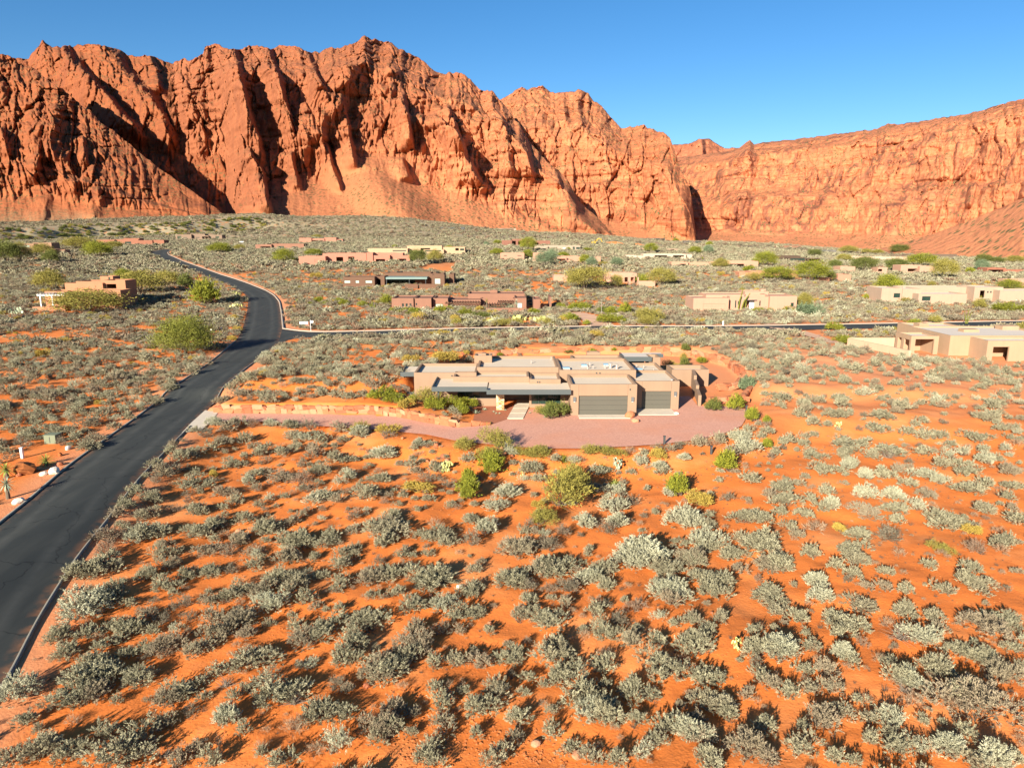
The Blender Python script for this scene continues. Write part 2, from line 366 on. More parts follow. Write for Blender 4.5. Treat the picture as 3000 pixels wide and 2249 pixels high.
kerb('left_road_kerb', ROAD_L, 1, 170, .16, .14, M['kerb'])
kerb('upper_road_kerb', FR, -1, 200, .5, .16, M['pale_kerb'])
kerb('side_road_kerb', SIDE_F, 1, 120, .45, .16, M['pale_kerb'])
def mat_gravel():
    t = NT('pink_gravel'); v = t.vor(9, None, 'F1', 'Color'); n = t.noise(.25, 4); c = t.mix(n, (.60, .30, .205), (.70, .365, .255)); s = t.sep(v)[0]
    c = t.mix(t.math('MULTIPLY', s, .45), c, (.36, .15, .11)); c = t.mix(t.ramp(t.noise(.12, 3), [(.5, 0.0), (.75, .6)]), c, (.62, .24, .125)); t.col(c); t.bump(t.vor(9), .25, .02); return t.m
M['gravel'] = mat_gravel()
M['bed'] = plain('red_gravel', (.37, .135, .075), .9, .25, 3, bump=.4)
def sheet_poly(name, poly, z, mat, dz=None):
    bm = bmesh.new(); f = bm.faces.new([bm.verts.new((x, y, z)) for x, y in poly]); f.normal_update()
    if f.normal.z < 0: f.normal_flip()
    bmesh.ops.triangulate(bm, faces=bm.faces[:]); me = bpy.data.meshes.new(name); bm.to_mesh(me); bm.free(); me.materials.append(mat)
    return tag(link(bpy.data.objects.new(name, me)), kind='structure')
sheet_poly('driveway', DRIVE, .03, M['gravel'])
sheet_poly('garden_bed', Ps([(1100, 1214), (1160, 1220), (1250, 1238), (1340, 1252), (1440, 1244), (1500, 1224), (1510, 1190), (1400, 1178), (1260, 1166), (1180, 1172)]), .045, M['bed'])
ap = [(601, 1203), (641, 1207), (618, 1236), (590, 1262), (532, 1270), (560, 1240)]
sheet_poly('driveway_apron', Ps(ap), .075, M['concrete'])
def drape(name, poly, mat, dz=.16, st=.7):
    xs = [p[0] for p in poly]; ys = [p[1] for p in poly]; X, Y = np.meshgrid(np.arange(min(xs), max(xs)+st, st), np.arange(min(ys), max(ys)+st, st)); nr, nc = X.shape
    F = grid_faces(nr, nc); k = inpoly(X.ravel()[F].mean(1), Y.ravel()[F].mean(1), poly); V = np.stack([X, Y, gz(X, Y)+dz], -1).reshape(-1, 3)
    me = npmesh(name, V, F[k], mat, True); return tag(link(bpy.data.objects.new(name, me)), kind='structure')
M['dirt'] = plain('pale_dirt', (.60, .36, .23), .95, .15, .6)
drape('neighbour_drive', [G(p, q)[:2] for p, q in ((1640, 917), (1700, 915), (1745, 925), (1790, 945), (1800, 957), (1728, 957), (1700, 934), (1648, 922))], M['dirt'])
drape('sandy_track', Ps([(2250, 960), (2330, 966), (2400, 983), (2480, 1018), (2425, 1016), (2370, 992), (2310, 974)]), M['dirt'])
drape('pink_drive', [G(p, q)[:2] for p, q in ((970, 773), (1025, 771), (1040, 786), (1050, 796), (1005, 794), (985, 782))], M['dirt'])
drape('far_drive', [G(p, q)[:2] for p, q in ((2170, 914), (2215, 914), (2240, 930), (2300, 950), (2240, 952), (2200, 930))], M['dirt'])

# ------------------------------------------------------------------ cliffs
def mat_rock(name, cA, cB, talus, varn=.35, veg=1.0, dark=(.115, .035, .022), brown=0.0):
    t = NT(name); n = t.noise(.012, 5); n2 = t.noise(.09, 5); z = t.sep(t.pos)[2]
    band = t.noise(1.0, 3, t.mapv((.003, .003, .085))); band2 = t.noise(1.0, 3, t.mapv((.006, .006, .35)))
    c = t.mix(n, cA, cB); c = t.mix(t.ramp(band, [(.35, 0.0), (.7, .5)]), c, tuple(v*1.18 for v in cB)); c = t.mix(t.ramp(band2, [(.45, 0.0), (.62, .45)]), c, tuple(v*.66 for v in cA))
    c = t.mix(t.ramp(n2, [(.46, 0.0), (.70, .5)]), c, tuple(v*.62 for v in cA)); c = t.mix(t.ramp(t.noise(.03, 4), [(.5, 0.0), (.7, .6)]), c, tuple(min(1, v*1.22) for v in cB))
    stk = t.noise(1.0, 5, t.mapv((.055, .055, .006))); stm = t.noise(.0085, 3); vf = t.math('MULTIPLY', t.ramp(stk, [(.46, 0.0), (.60, 1.0)]), t.ramp(stm, [(.38, 0.0), (.54, varn)])); c = t.mix(vf, c, dark)
    nz = t.sep(t.nor)[2]; flat = t.ramp(nz, [(.34, 0.0), (.60, 1.0)]); tal = t.attr('talus')
    c = t.mix(t.math('MULTIPLY', tal, .85), c, talus)
    sp = t.vor(.16, t.mapv((1, 1, .6))); spk = t.math('MULTIPLY', t.ramp(sp, [(.26, 1.0), (.42, 0.0)]), t.ramp(t.noise(.02, 4), [(.38, 0.0), (.52, 1.0)]))
    c = t.mix(t.math('MULTIPLY', t.math('MULTIPLY', spk, flat), veg), c, (.085, .095, .035))
    low = t.attr('low'); c = t.mix(t.math('MULTIPLY', low, t.ramp(t.noise(.25, 4), [(.35, 0.0), (.5, .85)])), c, (.26, .22, .12))
    if brown:  # darker leftward: fall of light painted into rock colour; upper rock is browner itself
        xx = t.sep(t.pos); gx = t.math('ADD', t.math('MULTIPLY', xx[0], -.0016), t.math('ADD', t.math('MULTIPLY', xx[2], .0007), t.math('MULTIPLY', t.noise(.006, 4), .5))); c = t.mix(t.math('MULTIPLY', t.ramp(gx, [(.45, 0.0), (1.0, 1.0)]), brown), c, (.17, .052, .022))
    t.col(c); t.b.inputs['Roughness'].default_value = .95
    h = t.math('ADD', t.math('MULTIPLY', t.noise(.16, 6, t.mapv((1, 1, .45)), .65), 1.0), t.math('MULTIPLY', t.vor(.11, t.mapv((1, 1, .35))), .5)); t.bump(h, .8, 2.4); return t.m
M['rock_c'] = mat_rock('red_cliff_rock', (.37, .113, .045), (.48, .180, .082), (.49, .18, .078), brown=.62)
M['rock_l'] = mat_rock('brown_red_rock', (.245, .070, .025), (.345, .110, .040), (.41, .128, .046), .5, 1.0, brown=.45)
M['rock_r'] = mat_rock('mesa_rock', (.42, .130, .055), (.51, .190, .088), (.49, .19, .088), .85, .9, (.15, .055, .035))
M['rock_f'] = mat_rock('far_rock', (.38, .115, .055), (.45, .16, .08), (.45, .16, .075), .5, .5)
def cliff(name, crest, rc, rb, px0, px1, nu, nv, mat, prof, spurs=(), amp=(26, 14, 5, 5, 8), seed=0, jag=5, tal=(.16, .3), tvar=((0, 1),), base_drop=12, s_h=1.0, low=.0, back=1.0):
    u = np.linspace(px0, px1, nu); cp = np.interp(u, [c[0] for c in crest], [c[1] for c in crest]); R_c = np.interp(u, [c[0] for c in rc], [c[1] for c in rc]); R_b = np.interp(u, [c[0] for c in rb], [c[1] for c in rb])
    el = (math.cos(CP)*(-(cp-1124.5)/CF)-math.sin(CP))/(math.cos(CP)+(-(cp-1124.5)/CF)*math.sin(CP)); s0 = (u-1500)/CF
    yb = math.cos(CP)+math.sin(CP)*.22; s = s0/yb          # lateral slope for points a little above the horizon
    Zc = CH+R_c*el; Zb = gz0(s*R_b, R_b)-base_drop
    v = np.concatenate([np.linspace(0, 1, nv), 1+np.linspace(.02, .5, 14)]); vc = np.minimum(v, 1)
    g = np.interp(vc, [p[0] for p in prof], [p[1] for p in prof])
    U, V = np.meshgrid(u, vc, indexing='ij')
    Z = Zb[:, None]+(Zc-Zb)[:, None]*vc[None, :]; R = R_b[:, None]+(R_c-R_b)[:, None]*g[None, :]
    Xw = s[:, None]*1400.0+Z*0; H = np.maximum(Zc-Zb, 5)[:, None]; pb = 690-(Zb+base_drop-CH)/np.maximum(R_b, 1)*CF
    tf = np.interp(u, [q[0] for q in tvar], [q[1] for q in tvar])[:, None]; env = ss((tal[0]-.06)*tf, (tal[1]+.06)*tf, V); k = np.clip(H/260, .25, 1)
    w1 = 70*(fbm(Xw/150, Z/150, 3, seed+31)-.5); w2 = 26*(fbm(Xw/40, Z/40, 3, seed+32)-.5)
    n1 = fbm((Xw+w1)/110, Z/200, 4, seed+1)-.5; n2 = ridg((Xw+w1+w2)/48, (Z+.8*w1)/100, 4, seed+2)-.5; n3 = ridg((Xw+w1+.8*w2)/19, (Z+w2)/48, 3, seed+3)-.5
    led = fbm(Xw/210+seed, (Z+.22*w1)/19, 3, seed+4)-.5; blk = vn((Xw+w2)/7.0, (Z+w2)/9, seed+6)-.5; cr = fbm((Xw+w2)/12, Z/12, 3, seed+8)-.5
    kk = .55+.9*fbm(Xw/180, Z/180, 2, seed+33)
    D = k*env*(amp[0]*2.2*n1+kk*(amp[1]*1.9*n2+amp[2]*1.1*n3)+amp[3]*2.2*led+1.5*blk+4*cr)
    wa = .25*w1+.5*w2; v1, l1, e1 = cell((Xw+wa)/44, (Z+.5*w1)/120, seed+41); v2, l2, e2 = cell((Xw+wa)/16, (Z+.4*w2)/62, seed+42); v3, l3, e3 = cell((Xw+.4*w2)/8.5, (Z+.3*w2)/15, seed+43); q3 = np.abs(vn((Xw+w1)/120, (Z+.3*w1)/22, seed+44)-.5)
    D = D+k*env*amp[4]*(2.0*v1+2.4*l1+1.7*v2+2.2*l2+.95*v3+1.1*l3-.8*(1-ss(0, .10, e1))-.75*(1-ss(0, .12, e2))-1.0*(1-ss(0, .08, q3)))
    D = D+(1-env)*k*(15*(fbm((Xw+w2)/60, Z/60, 4, seed+9)-.5)+5*(ridg((Xw+w1)/34, Z/120, 3, seed+11)-.5)+2.0*v3+1.0*blk)
    for line, A, wl, wr in spurs:
        yy = np.array([p[1] for p in line][::-1], float); xx = np.array([p[0] for p in line][::-1], float); yy, xx = (yy, xx) if yy[0] <= yy[-1] else (yy[::-1], xx[::-1])
        py = 690-(Z-CH)/R*CF                                   # picture row of each sheet point
        o = np.argsort(yy); xc = np.interp(py, yy[o], xx[o]); d = U-xc+8*(fbm(Xw/40, Z/45, 3, seed+21)-.5)
        f = np.where(d < 0, .5+.5*np.cos(np.pi*np.clip(-d/wl, 0, 1)), .5+.5*np.cos(np.pi*np.clip(d/wr, 0, 1)))
        t0, t1 = yy.min(), yy.max(); sp = t1-t0
        D = D+A*f*ss(t0-.10*sp, t0+.16*sp, py)*(1-ss(t1-.12*sp, t1+.14*sp, py))
    R0 = R; R = R-D; Z = Z+(CH+(Z-CH)*R/R0-Z)*ss(.55, .95, V)
    zj = jag*(fbm(Xw/16, Xw*0+seed, 4, seed+13)-.5)*2+2.2*(vn(Xw/4.5, Xw*0, seed+15)-.5); Z = Z+zj*ss(.5, 1, V)*k
    ex = np.maximum(v-1, 0)[None, :]; Z = Z-back*ex*H*1.3*np.ones_like(R); R = R+ex*520
    X = s[:, None]*R
    me = npmesh(name, np.stack([X, R, Z], -1).reshape(-1, 3), grid_faces(nu, len(v)), mat)
    ta = np.clip(1-ss(tal[0]*tf, tal[1]*tf, V+.10*(fbm(Xw/50, Z/50, 3, seed+17)-.5)), 0, 1); lo = low*(1-ss(.02, .12, V+.08*(fbm(Xw/40, Z/40, 3, seed+19)-.5)))
    for nm, a in (('talus', ta), ('low', lo)):
        at = me.attributes.new(nm, 'FLOAT', 'POINT'); at.data.foreach_set('value', a.astype(np.float32).ravel())
    return tag(link(bpy.data.objects.new(name, me)), kind='structure')
SKY_C = [(470, 640), (486, 520), (500, 420), (520, 320), (540, 220), (554, 186), (583, 171), (606, 172), (637, 160), (644, 138), (687, 132), (719, 144), (741, 139), (769, 132), (800, 137), (827, 147), (850, 132), (895, 133), (922, 154), (965, 152), (999, 142), (1044, 127), (1069, 120), (1089, 109), (1119, 110), (1149, 122), (1193, 152), (1228, 167), (1248, 179), (1283, 204), (1313, 212), (1343, 211), (1367, 222), (1397, 246), (1422, 271), (1442, 267), (1465, 296), (1500, 335), (1540, 400), (1600, 470), (1660, 525), (1695, 590), (1765, 652), (1800, 690)]
PROF = [(0, 0), (.2, .30), (.27, .36), (.62, .55), (.72, .62), (.86, .84), (1, 1)]
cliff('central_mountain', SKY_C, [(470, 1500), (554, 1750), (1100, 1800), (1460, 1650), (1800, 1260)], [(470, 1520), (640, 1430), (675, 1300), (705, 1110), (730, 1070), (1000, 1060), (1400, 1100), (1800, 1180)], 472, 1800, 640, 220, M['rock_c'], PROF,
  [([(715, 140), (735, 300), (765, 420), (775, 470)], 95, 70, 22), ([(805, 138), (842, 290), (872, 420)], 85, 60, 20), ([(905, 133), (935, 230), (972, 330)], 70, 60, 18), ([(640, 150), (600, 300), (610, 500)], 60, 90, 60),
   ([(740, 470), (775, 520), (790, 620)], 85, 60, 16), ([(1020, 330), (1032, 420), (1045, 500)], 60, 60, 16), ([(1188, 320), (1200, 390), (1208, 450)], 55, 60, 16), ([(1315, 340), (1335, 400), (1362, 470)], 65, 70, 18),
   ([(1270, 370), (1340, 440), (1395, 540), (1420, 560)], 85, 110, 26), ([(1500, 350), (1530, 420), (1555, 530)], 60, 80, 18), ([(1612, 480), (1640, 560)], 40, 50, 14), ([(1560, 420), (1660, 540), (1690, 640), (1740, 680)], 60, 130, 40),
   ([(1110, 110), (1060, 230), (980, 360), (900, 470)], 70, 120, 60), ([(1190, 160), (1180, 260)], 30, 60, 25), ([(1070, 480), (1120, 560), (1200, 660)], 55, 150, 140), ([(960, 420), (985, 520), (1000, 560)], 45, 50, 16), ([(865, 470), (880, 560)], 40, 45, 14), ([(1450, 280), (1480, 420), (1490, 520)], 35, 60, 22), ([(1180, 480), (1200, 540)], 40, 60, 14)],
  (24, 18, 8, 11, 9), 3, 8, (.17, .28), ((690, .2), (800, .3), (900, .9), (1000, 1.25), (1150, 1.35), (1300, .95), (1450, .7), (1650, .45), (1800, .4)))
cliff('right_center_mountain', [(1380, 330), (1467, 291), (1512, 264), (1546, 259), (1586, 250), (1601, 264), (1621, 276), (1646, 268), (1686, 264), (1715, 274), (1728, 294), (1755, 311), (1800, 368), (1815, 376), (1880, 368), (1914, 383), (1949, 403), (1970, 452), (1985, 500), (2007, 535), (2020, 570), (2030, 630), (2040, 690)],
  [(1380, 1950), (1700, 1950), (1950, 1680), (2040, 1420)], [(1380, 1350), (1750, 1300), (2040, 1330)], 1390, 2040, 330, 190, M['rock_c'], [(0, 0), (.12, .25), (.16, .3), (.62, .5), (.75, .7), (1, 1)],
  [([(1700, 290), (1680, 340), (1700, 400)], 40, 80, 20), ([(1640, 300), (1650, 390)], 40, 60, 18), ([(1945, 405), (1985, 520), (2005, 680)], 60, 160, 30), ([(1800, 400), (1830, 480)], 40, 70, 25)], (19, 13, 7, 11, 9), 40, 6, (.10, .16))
cliff('left_hill', [(-500, 215), (-60, 195), (0, 183), (23, 172), (68, 157), (95, 166), (150, 196), (200, 240), (260, 290), (320, 345), (390, 410), (450, 465), (520, 520), (580, 565), (640, 612), (665, 640)],
  [(-500, 1500), (70, 1520), (300, 1330), (640, 1120), (665, 1100)], [(-500, 960), (0, 980), (400, 1000), (665, 1060)], -420, 665, 470, 190, M['rock_l'], [(0, 0), (.16, .26), (.2, .3), (.30, .33), (.34, .40), (.42, .45), (.5, .52), (.75, .78), (1, 1)],
  [([(60, 160), (20, 330), (0, 480)], 25, 140, 90), ([(230, 270), (190, 400), (170, 470)], 28, 110, 70), ([(140, 470), (110, 540)], 24, 50, 22), ([(300, 560), (280, 640)], 16, 60, 30), ([(150, 580), (120, 660)], 15, 60, 30), ([(40, 400), (50, 480)], 26, 50, 20), ([(270, 420), (275, 490)], 28, 45, 16)], (26, 20, 10, 14, 9), 70, 7, (.15, .22), low=.9)
cliff('back_left_mountain', [(-200, 190), (60, 180), (113, 166), (149, 170), (170, 147), (194, 124), (217, 135), (271, 140), (307, 131), (344, 127), (384, 138), (434, 158), (488, 167), (515, 174), (554, 186), (620, 200), (760, 240)],
  [(-200, 2100), (760, 2000)], [(-200, 1500), (300, 1420), (760, 1300)], 40, 740, 330, 170, M['rock_l'], [(0, 0), (.3, .25), (.6, .5), (1, 1)],
  [([(190, 128), (260, 220), (350, 330), (430, 430)], 110, 120, 40), ([(330, 140), (420, 260), (500, 370), (520, 450)], 80, 110, 40), ([(470, 180), (500, 250), (505, 300)], 60, 60, 18)], (24, 20, 9, 4, 8), 95, 8, (.05, .1))
cliff('right_mesa', [(1900, 470), (1985, 460), (2060, 452), (2110, 446), (2144, 438), (2151, 434), (2181, 408), (2193, 422), (2223, 417), (2298, 410), (2397, 397), (2497, 384), (2541, 377), (2571, 362), (2616, 362), (2671, 354), (2795, 335), (2870, 310), (2934, 295), (3000, 270), (3200, 215), (3600, 160)],
  [(1900, 2300), (2200, 2050), (2600, 1700), (3000, 1400), (3600, 1150)], [(1900, 1560), (2200, 1400), (2600, 1150), (3000, 980), (3600, 860)], 1920, 3560, 620, 180, M['rock_r'], [(0, 0), (.10, .28), (.14, .34), (.40, .46), (.46, .54), (.82, .70), (.92, .84), (1, 1)],
  [([(2180, 420), (2150, 520), (2140, 640)], 70, 110, 80), ([(2255, 560), (2270, 690)], 40, 160, 110), ([(2590, 600), (2600, 720)], 40, 110, 110), ([(2840, 540), (2835, 610)], 22, 40, 8), ([(2380, 500), (2372, 560)], 14, 30, 8)], (15, 9, 5, 11, 7), 130, 2.5, (.10, .15))
cliff('far_ridge', [(1880, 440), (1960, 424), (2004, 422), (2034, 407), (2064, 408), (2109, 434), (2144, 436), (2260, 425)], [(1880, 2900), (2260, 2900)], [(1880, 2400), (2260, 2400)], 1890, 2240, 150, 70, M['rock_f'], [(0, 0), (.4, .5), (.8, .7), (1, 1)], [([(2036, 408), (2046, 440), (2050, 500)], 90, 60, 12)], (20, 16, 7, 4, 8), 160, 4, (.05, .1))
cliff('boulder_slope', [(2440, 752), (2560, 735), (2650, 712), (2740, 685), (2850, 640), (2930, 605), (3000, 573), (3150, 500), (3500, 380)], [(2440, 850), (2650, 830), (3000, 700), (3500, 640)], [(2440, 800), (2700, 720), (3000, 580), (3500, 500)], 2450, 3480, 330, 110, M['rock_r'], [(0, 0), (1, 1)], [], (9, 6, 3, 2, 5), 190, 3, (.98, .99), low=.6, base_drop=4)
# ------------------------------------------------------------------ buildings: hollow blocks with openings cut through their front or side wall
M['dark_metal'] = plain('dark_bronze_metal', (.055, .06, .06), .5, .15, 2)
M['fascia'] = plain('charcoal_fascia', (.075, .085, .085), .55, .12, 1)
M['roof'] = plain('grey_gravel_roof', (.62, .505, .375), .95, .10, .35, bump=.3)
M['pale_roof'] = plain('pale_roof_coating', (.58, .50, .42), .9, .08, .3)
M['garage'] = plain('olive_grey_door', (.092, .084, .066), .6, .06, .5)
M['inside'] = plain('dark_interior', (.03, .025, .02), .9)
M['white'] = plain('white_paint', (.74, .72, .68), .7, .05)
M['wood'] = plain('weathered_timber', (.12, .065, .04), .85, .3, 2)
M['curtain'] = plain('pale_blind', (.40, .44, .37), .8, .05)
M['steel'] = plain('vent_metal', (.42, .36, .32), .5, .15, 3, .3)
def mat_glass():
    t = NT('window_glass'); t.col(t.mix(t.noise(.8, 3), (.012, .022, .018), (.03, .06, .045))); t.b.inputs['Roughness'].default_value = .06; t.b.inputs['Specular IOR Level'].default_value = .6; return t.m
M['glass'] = mat_glass()
t_ = NT('skylight_dome'); t_.col((.20, .42, .55)); t_.b.inputs['Roughness'].default_value = .15; M['skylight'] = t_.m
TAN = stucco('tan_stucco', (.275, .177, .115))
def cuts(lo, hi, holes): return sorted({lo, hi, *[h for p in holes for h in p if lo < h < hi]})
def wall_x(mb, x0, x1, z0, z1, y0, y1, holes):          # wall lying along x between y0 and y1, holes (xa, xb, za, zb)
    xs = cuts(x0, x1, [(h[0], h[1]) for h in holes])
    for a, b in zip(xs[:-1], xs[1:]):
        zs = cuts(z0, z1, [(h[2], h[3]) for h in holes if h[0] < (a+b)/2 < h[1]]); st = None
        for c, d in zip(zs[:-1], zs[1:]):
            if not any(h[0] < (a+b)/2 < h[1] and h[2] < (c+d)/2 < h[3] for h in holes): mb.box(a, b, y0, y1, c, d)
def wall_y(mb, y0, y1, z0, z1, x0, x1, holes):
    ys = cuts(y0, y1, [(h[0], h[1]) for h in holes])
    for a, b in zip(ys[:-1], ys[1:]):
        zs = cuts(z0, z1, [(h[2], h[3]) for h in holes if h[0] < (a+b)/2 < h[1]])
        for c, d in zip(zs[:-1], zs[1:]):
            if not any(h[0] < (a+b)/2 < h[1] and h[2] < (c+d)/2 < h[3] for h in holes): mb.box(x0, x1, a, b, c, d)
def block(root, x0, x1, y0, y1, z0, zt, mat, front=(), left=(), right=(), par=.32, th=.3, roofmat=None, open_back=False, bevel=0):
    w = MB(); wall_x(w, x0, x1, z0, zt, y0, y0+th, front)
    wall_y(w, y0+th, y1-th, z0, zt, x0, x0+th, left); wall_y(w, y0+th, y1-th, z0, zt, x1-th, x1, right); w.box(x0, x1, y1-th, y1, z0, zt)
    o = w.build('wall', mat, root, bevel)
    r = MB().box(x0+th, x1-th, y0+th, y1-th, zt-par-.2, zt-par).build('roof', roofmat or M['roof'], root)
    return o, r
def window(root, x0, x1, z0, z1, y, nm=1, glass=None, fr=None, d=.10, t=.06):
    f = MB(); f.box(x0, x1, y, y+d, z0, z0+t); f.box(x0, x1, y, y+d, z1-t, z1); f.box(x0, x0+t, y, y+d, z0+t, z1-t); f.box(x1-t, x1, y, y+d, z0+t, z1-t)
    xs = np.linspace(x0, x1, nm+1)
    for q in xs[1:-1]: f.box(q-t/2, q+t/2, y, y+d, z0+t, z1-t)
    fo = f.build('window', fr or M['dark_metal'], root)
    for a, b in zip(xs[:-1], xs[1:]): MB().box(a+t/2, b-t/2, y+.05, y+.06, z0+t/2, z1-t/2).build('pane', glass or M['glass'], fo)
    return fo
def garage_door(root, x0, x1, z0, z1, y, mat, n=4):
    d = None; h = (z1-z0)/n
    base = MB().box(x0, x1, y+.04, y+.08, z0, z1).build('garage_door', M['dark_metal'], root)
    for i in range(n): MB().box(x0, x1, y, y+.04, z0+i*h+.012, z0+(i+1)*h-.012).build('panel', mat, base)
    return base

# ------------------------------------------------------------------ the main house
H0 = empty('house', (4, 82, 0)); tag(H0, 'long tan flat-roofed house with two garage doors at the head of the pink gravel drive', 'house')
bv = .05
block(H0, 6.62, 14.12, 78.2, 84.2, -1, 3.62, TAN, front=[(7.56, 13.1, .0, 2.28)], bevel=bv)                      # double garage
garage_door(H0, 7.56, 13.1, .04, 2.28, 78.42, M['garage'], 4)
block(H0, 14.124, 19.55, 81.0, 88.0, -1, 3.42, TAN, front=[(15.2, 18.62, 0, 2.2)], bevel=bv)                      # single garage
garage_door(H0, 15.2, 18.62, .04, 2.2, 81.2, M['garage'], 4)
block(H0, 15.2, 19.4, 88.003, 94.2, -1, 3.25, TAN, bevel=bv)
block(H0, 5.75, 15.0, 84.203, 92.6, -1, 4.12, TAN, bevel=bv)                                                       # tall middle
block(H0, -4.3, 5.747, 86.1, 94.6, -1, 4.12, TAN, bevel=bv)
block(H0, 7.9, 14.6, 92.603, 95.2, -1, 4.15, TAN, bevel=bv)
block(H0, 10.2, 12.0, 95.2, 96.4, -1, 4.5, TAN, bevel=bv)
block(H0, -11.9, -4.304, 84.5, 91.0, -1, 3.75, TAN, bevel=bv)                                                      # left wing
block(H0, -7.0, 2.05, 82.6, 86.097, 2.6, 3.62, TAN, bevel=bv)                                                      # clerestory over living room
block(H0, 2.054, 5.747, 81.9, 86.097, 2.6, 3.45, TAN, bevel=bv)
block(H0, -4.9, -2.6, 91.0, 93.0, 3.0, 4.75, TAN, par=.15, bevel=bv)                                               # chimney mass
MB().box(-4.0, -3.4, 91.6, 92.2, 4.3, 4.95).build('chimney', TAN, H0)
# front walls under the canopy
w = MB(); wall_x(w, -8.6, -1.9, -1, 2.72, 82.6, 82.9, [(-6.5, -1.96, .98, 2.42)]); w.build('wall', TAN, H0)
w = MB(); wall_x(w, 2.05, 6.617, -1, 2.72, 81.9, 82.2, [(2.3, 5.75, .45, 2.5)]); w.build('wall', TAN, H0)
for q in ((-8.9, -8.604, 82.6, 84.5, 2.72), (2.05, 2.3, 82.204, 88, 2.59), (-2.2, -1.9, 82.904, 88, 2.59)): MB().box(*q[:4], -1, q[4]).build('wall', TAN, H0)
MB().box(-1.9, 2.05, 87.7, 88.0, -1, 2.59).build('entry_wall', plain('entry_timber', (.06, .035, .022), .7, .3), H0)
MB().box(.2, 1.1, 87.6, 87.69, 0, 2.3).build('door', M['dark_metal'], H0)
window(H0, 1.3, 1.95, .2, 2.3, 87.5, 1, M['curtain'])
window(H0, -6.5, -1.96, .98, 2.42, 82.68, 5); window(H0, 2.3, 5.75, .45, 2.5, 81.98, 4)
MB().box(-5.4, -3.2, 84.4, 84.5, 1.0, 1.9).build('blind', M['curtain'], H0)
MB().box(4.6, 5.6, 82.06, 82.075, .55, 1.6).build('blind', M['curtain'], H0); MB().box(2.42, 2.62, 82.06, 82.075, .55, 2.4).build('blind', M['curtain'], H0)
# canopies with their dark fascias
f = MB(); f.box(-9.1, -2.85, 78.5, 78.62, 2.72, 3.25); f.box(-9.1, -8.98, 78.62, 84.49, 2.72, 3.25); f.build('fascia', M['fascia'], H0)
f = MB(); f.box(-2.846, 6.61, 77.6, 77.72, 2.58, 3.12); f.box(-2.846, -2.73, 77.72, 78.62, 2.58, 3.12); f.build('fascia', M['fascia'], H0)
MB().box(-8.976, -2.85, 78.624, 84.49, 2.74, 2.98).build('canopy_roof', M['roof'], H0)
MB().box(-2.726, 6.61, 77.724, 82.59, 2.60, 2.90).build('canopy_roof', M['roof'], H0)
MB().box(-8.5, -8.3, 79.0, 79.2, -.5, 2.74).build('post', M['dark_metal'], H0)
# stone pier beside the entry, laid stone by stone
pier = MB().box(-1.80, -.93, 80.66, 81.44, -.3, 2.56).build('stone_pier', plain('mortar', (.30, .20, .12), .95), H0)
M['stoneA'] = plain('gold_sandstone', (.50, .31, .15), .9, .2, 2); M['stoneB'] = plain('cream_sandstone', (.62, .47, .30), .9, .15, 2); M['stoneC'] = plain('rust_sandstone', (.38, .17, .07), .9, .2, 2)
z = .0
while z < 2.5:
    h = rnd.uniform(.09, .17); x = -1.83
    while x < -.92:
        ww = min(rnd.uniform(.18, .42), -.90-x); pr = rnd.uniform(.02, .06)
        if ww > .05: MB().box(x, x+ww-.015, 80.66-pr, 80.9, z, min(z+h-.014, 2.54)).build('stone', rnd.choice([M['stoneA'], M['stoneB'], M['stoneC'], M['stoneB']]), pier)
        x += ww
    y = 80.92
    while y < 81.4:
        ww = rnd.uniform(.2, .35); MB().box(-.96, -.93+rnd.uniform(.02, .05), y, min(y+ww-.015, 81.44), z, min(z+h-.014, 2.54)).build('stone', rnd.choice([M['stoneA'], M['stoneC']]), pier); y += ww
    z += h
# wall lamps, vents, skylights, scuppers
for x, y in ((7.06, 78.2), (13.62, 78.2), (19.08, 81.0)):
    l = MB().box(x-.15, x+.15, y-.16, y-.003, 1.66, 2.16).build('wall_lamp', plain('lamp_metal', (.12, .12, .12), .5), H0)
    MB().box(x-.09, x+.09, y-.10, y-.04, 1.60, 1.66).build('diffuser', M['white'], l)
MB().box(13.25, 13.37, 78.12, 78.195, 2.95, 3.12).build('security_light', M['dark_metal'], H0)
for x, y, r, h, zt in ((2.5, 90.5, .06, .35, 3.8), (5.2, 92.9, .05, .4, 3.8), (9.4, 86.6, .06, .35, 3.8), (10.1, 86.8, .05, .3, 3.8), (11.6, 86.9, .07, .35, 3.8), (12.3, 87.2, .16, .55, 3.8), (13.0, 86.6, .14, .5, 3.8), (9.9, 88.7, .08, .35, 3.8), (16.4, 92.2, .06, .35, 2.93), (17.3, 91.8, .05, .35, 2.93), (18.2, 89.6, .06, .3, 2.93), (18.9, 82.2, .13, .25, 3.1)):
    v = MB().tube([(x, y, zt-.1), (x, y, zt+h)], r, 10).build('vent', M['steel'], H0); MB().tube([(x, y, zt+h), (x, y, zt+h+.08)], r*1.5, 10).build('cap', M['steel'], v)
for x, y, zt, a, b in ((6.7, 86.3, 3.8, .9, .5), (9.1, 88.2, 3.8, .8, .45), (11.9, 88.6, 3.8, .7, .4), (16.2, 90.0, 2.93, 1.3, .35)):
    k = MB().box(x-a/2, x+a/2, y-b, y+b, zt-.05, zt+.22).build('skylight_kerb', M['steel'], H0)
    MB().box(x-a/2+.04, x+a/2-.04, y-b+.04, y+b-.04, zt+.22, zt+.30).build('skylight', M['skylight'], k, .03)
for x, y, zz in ((-7.3, 84.42, 3.3), (3.0, 81.83, 3.05), (3.25, 81.83, 3.05), (10.2, 84.12, 3.7), (10.6, 84.12, 3.7)): MB().box(x-.07, x+.07, y, y+.075, zz, zz+.14).build('scupper', M['dark_metal'], H0)
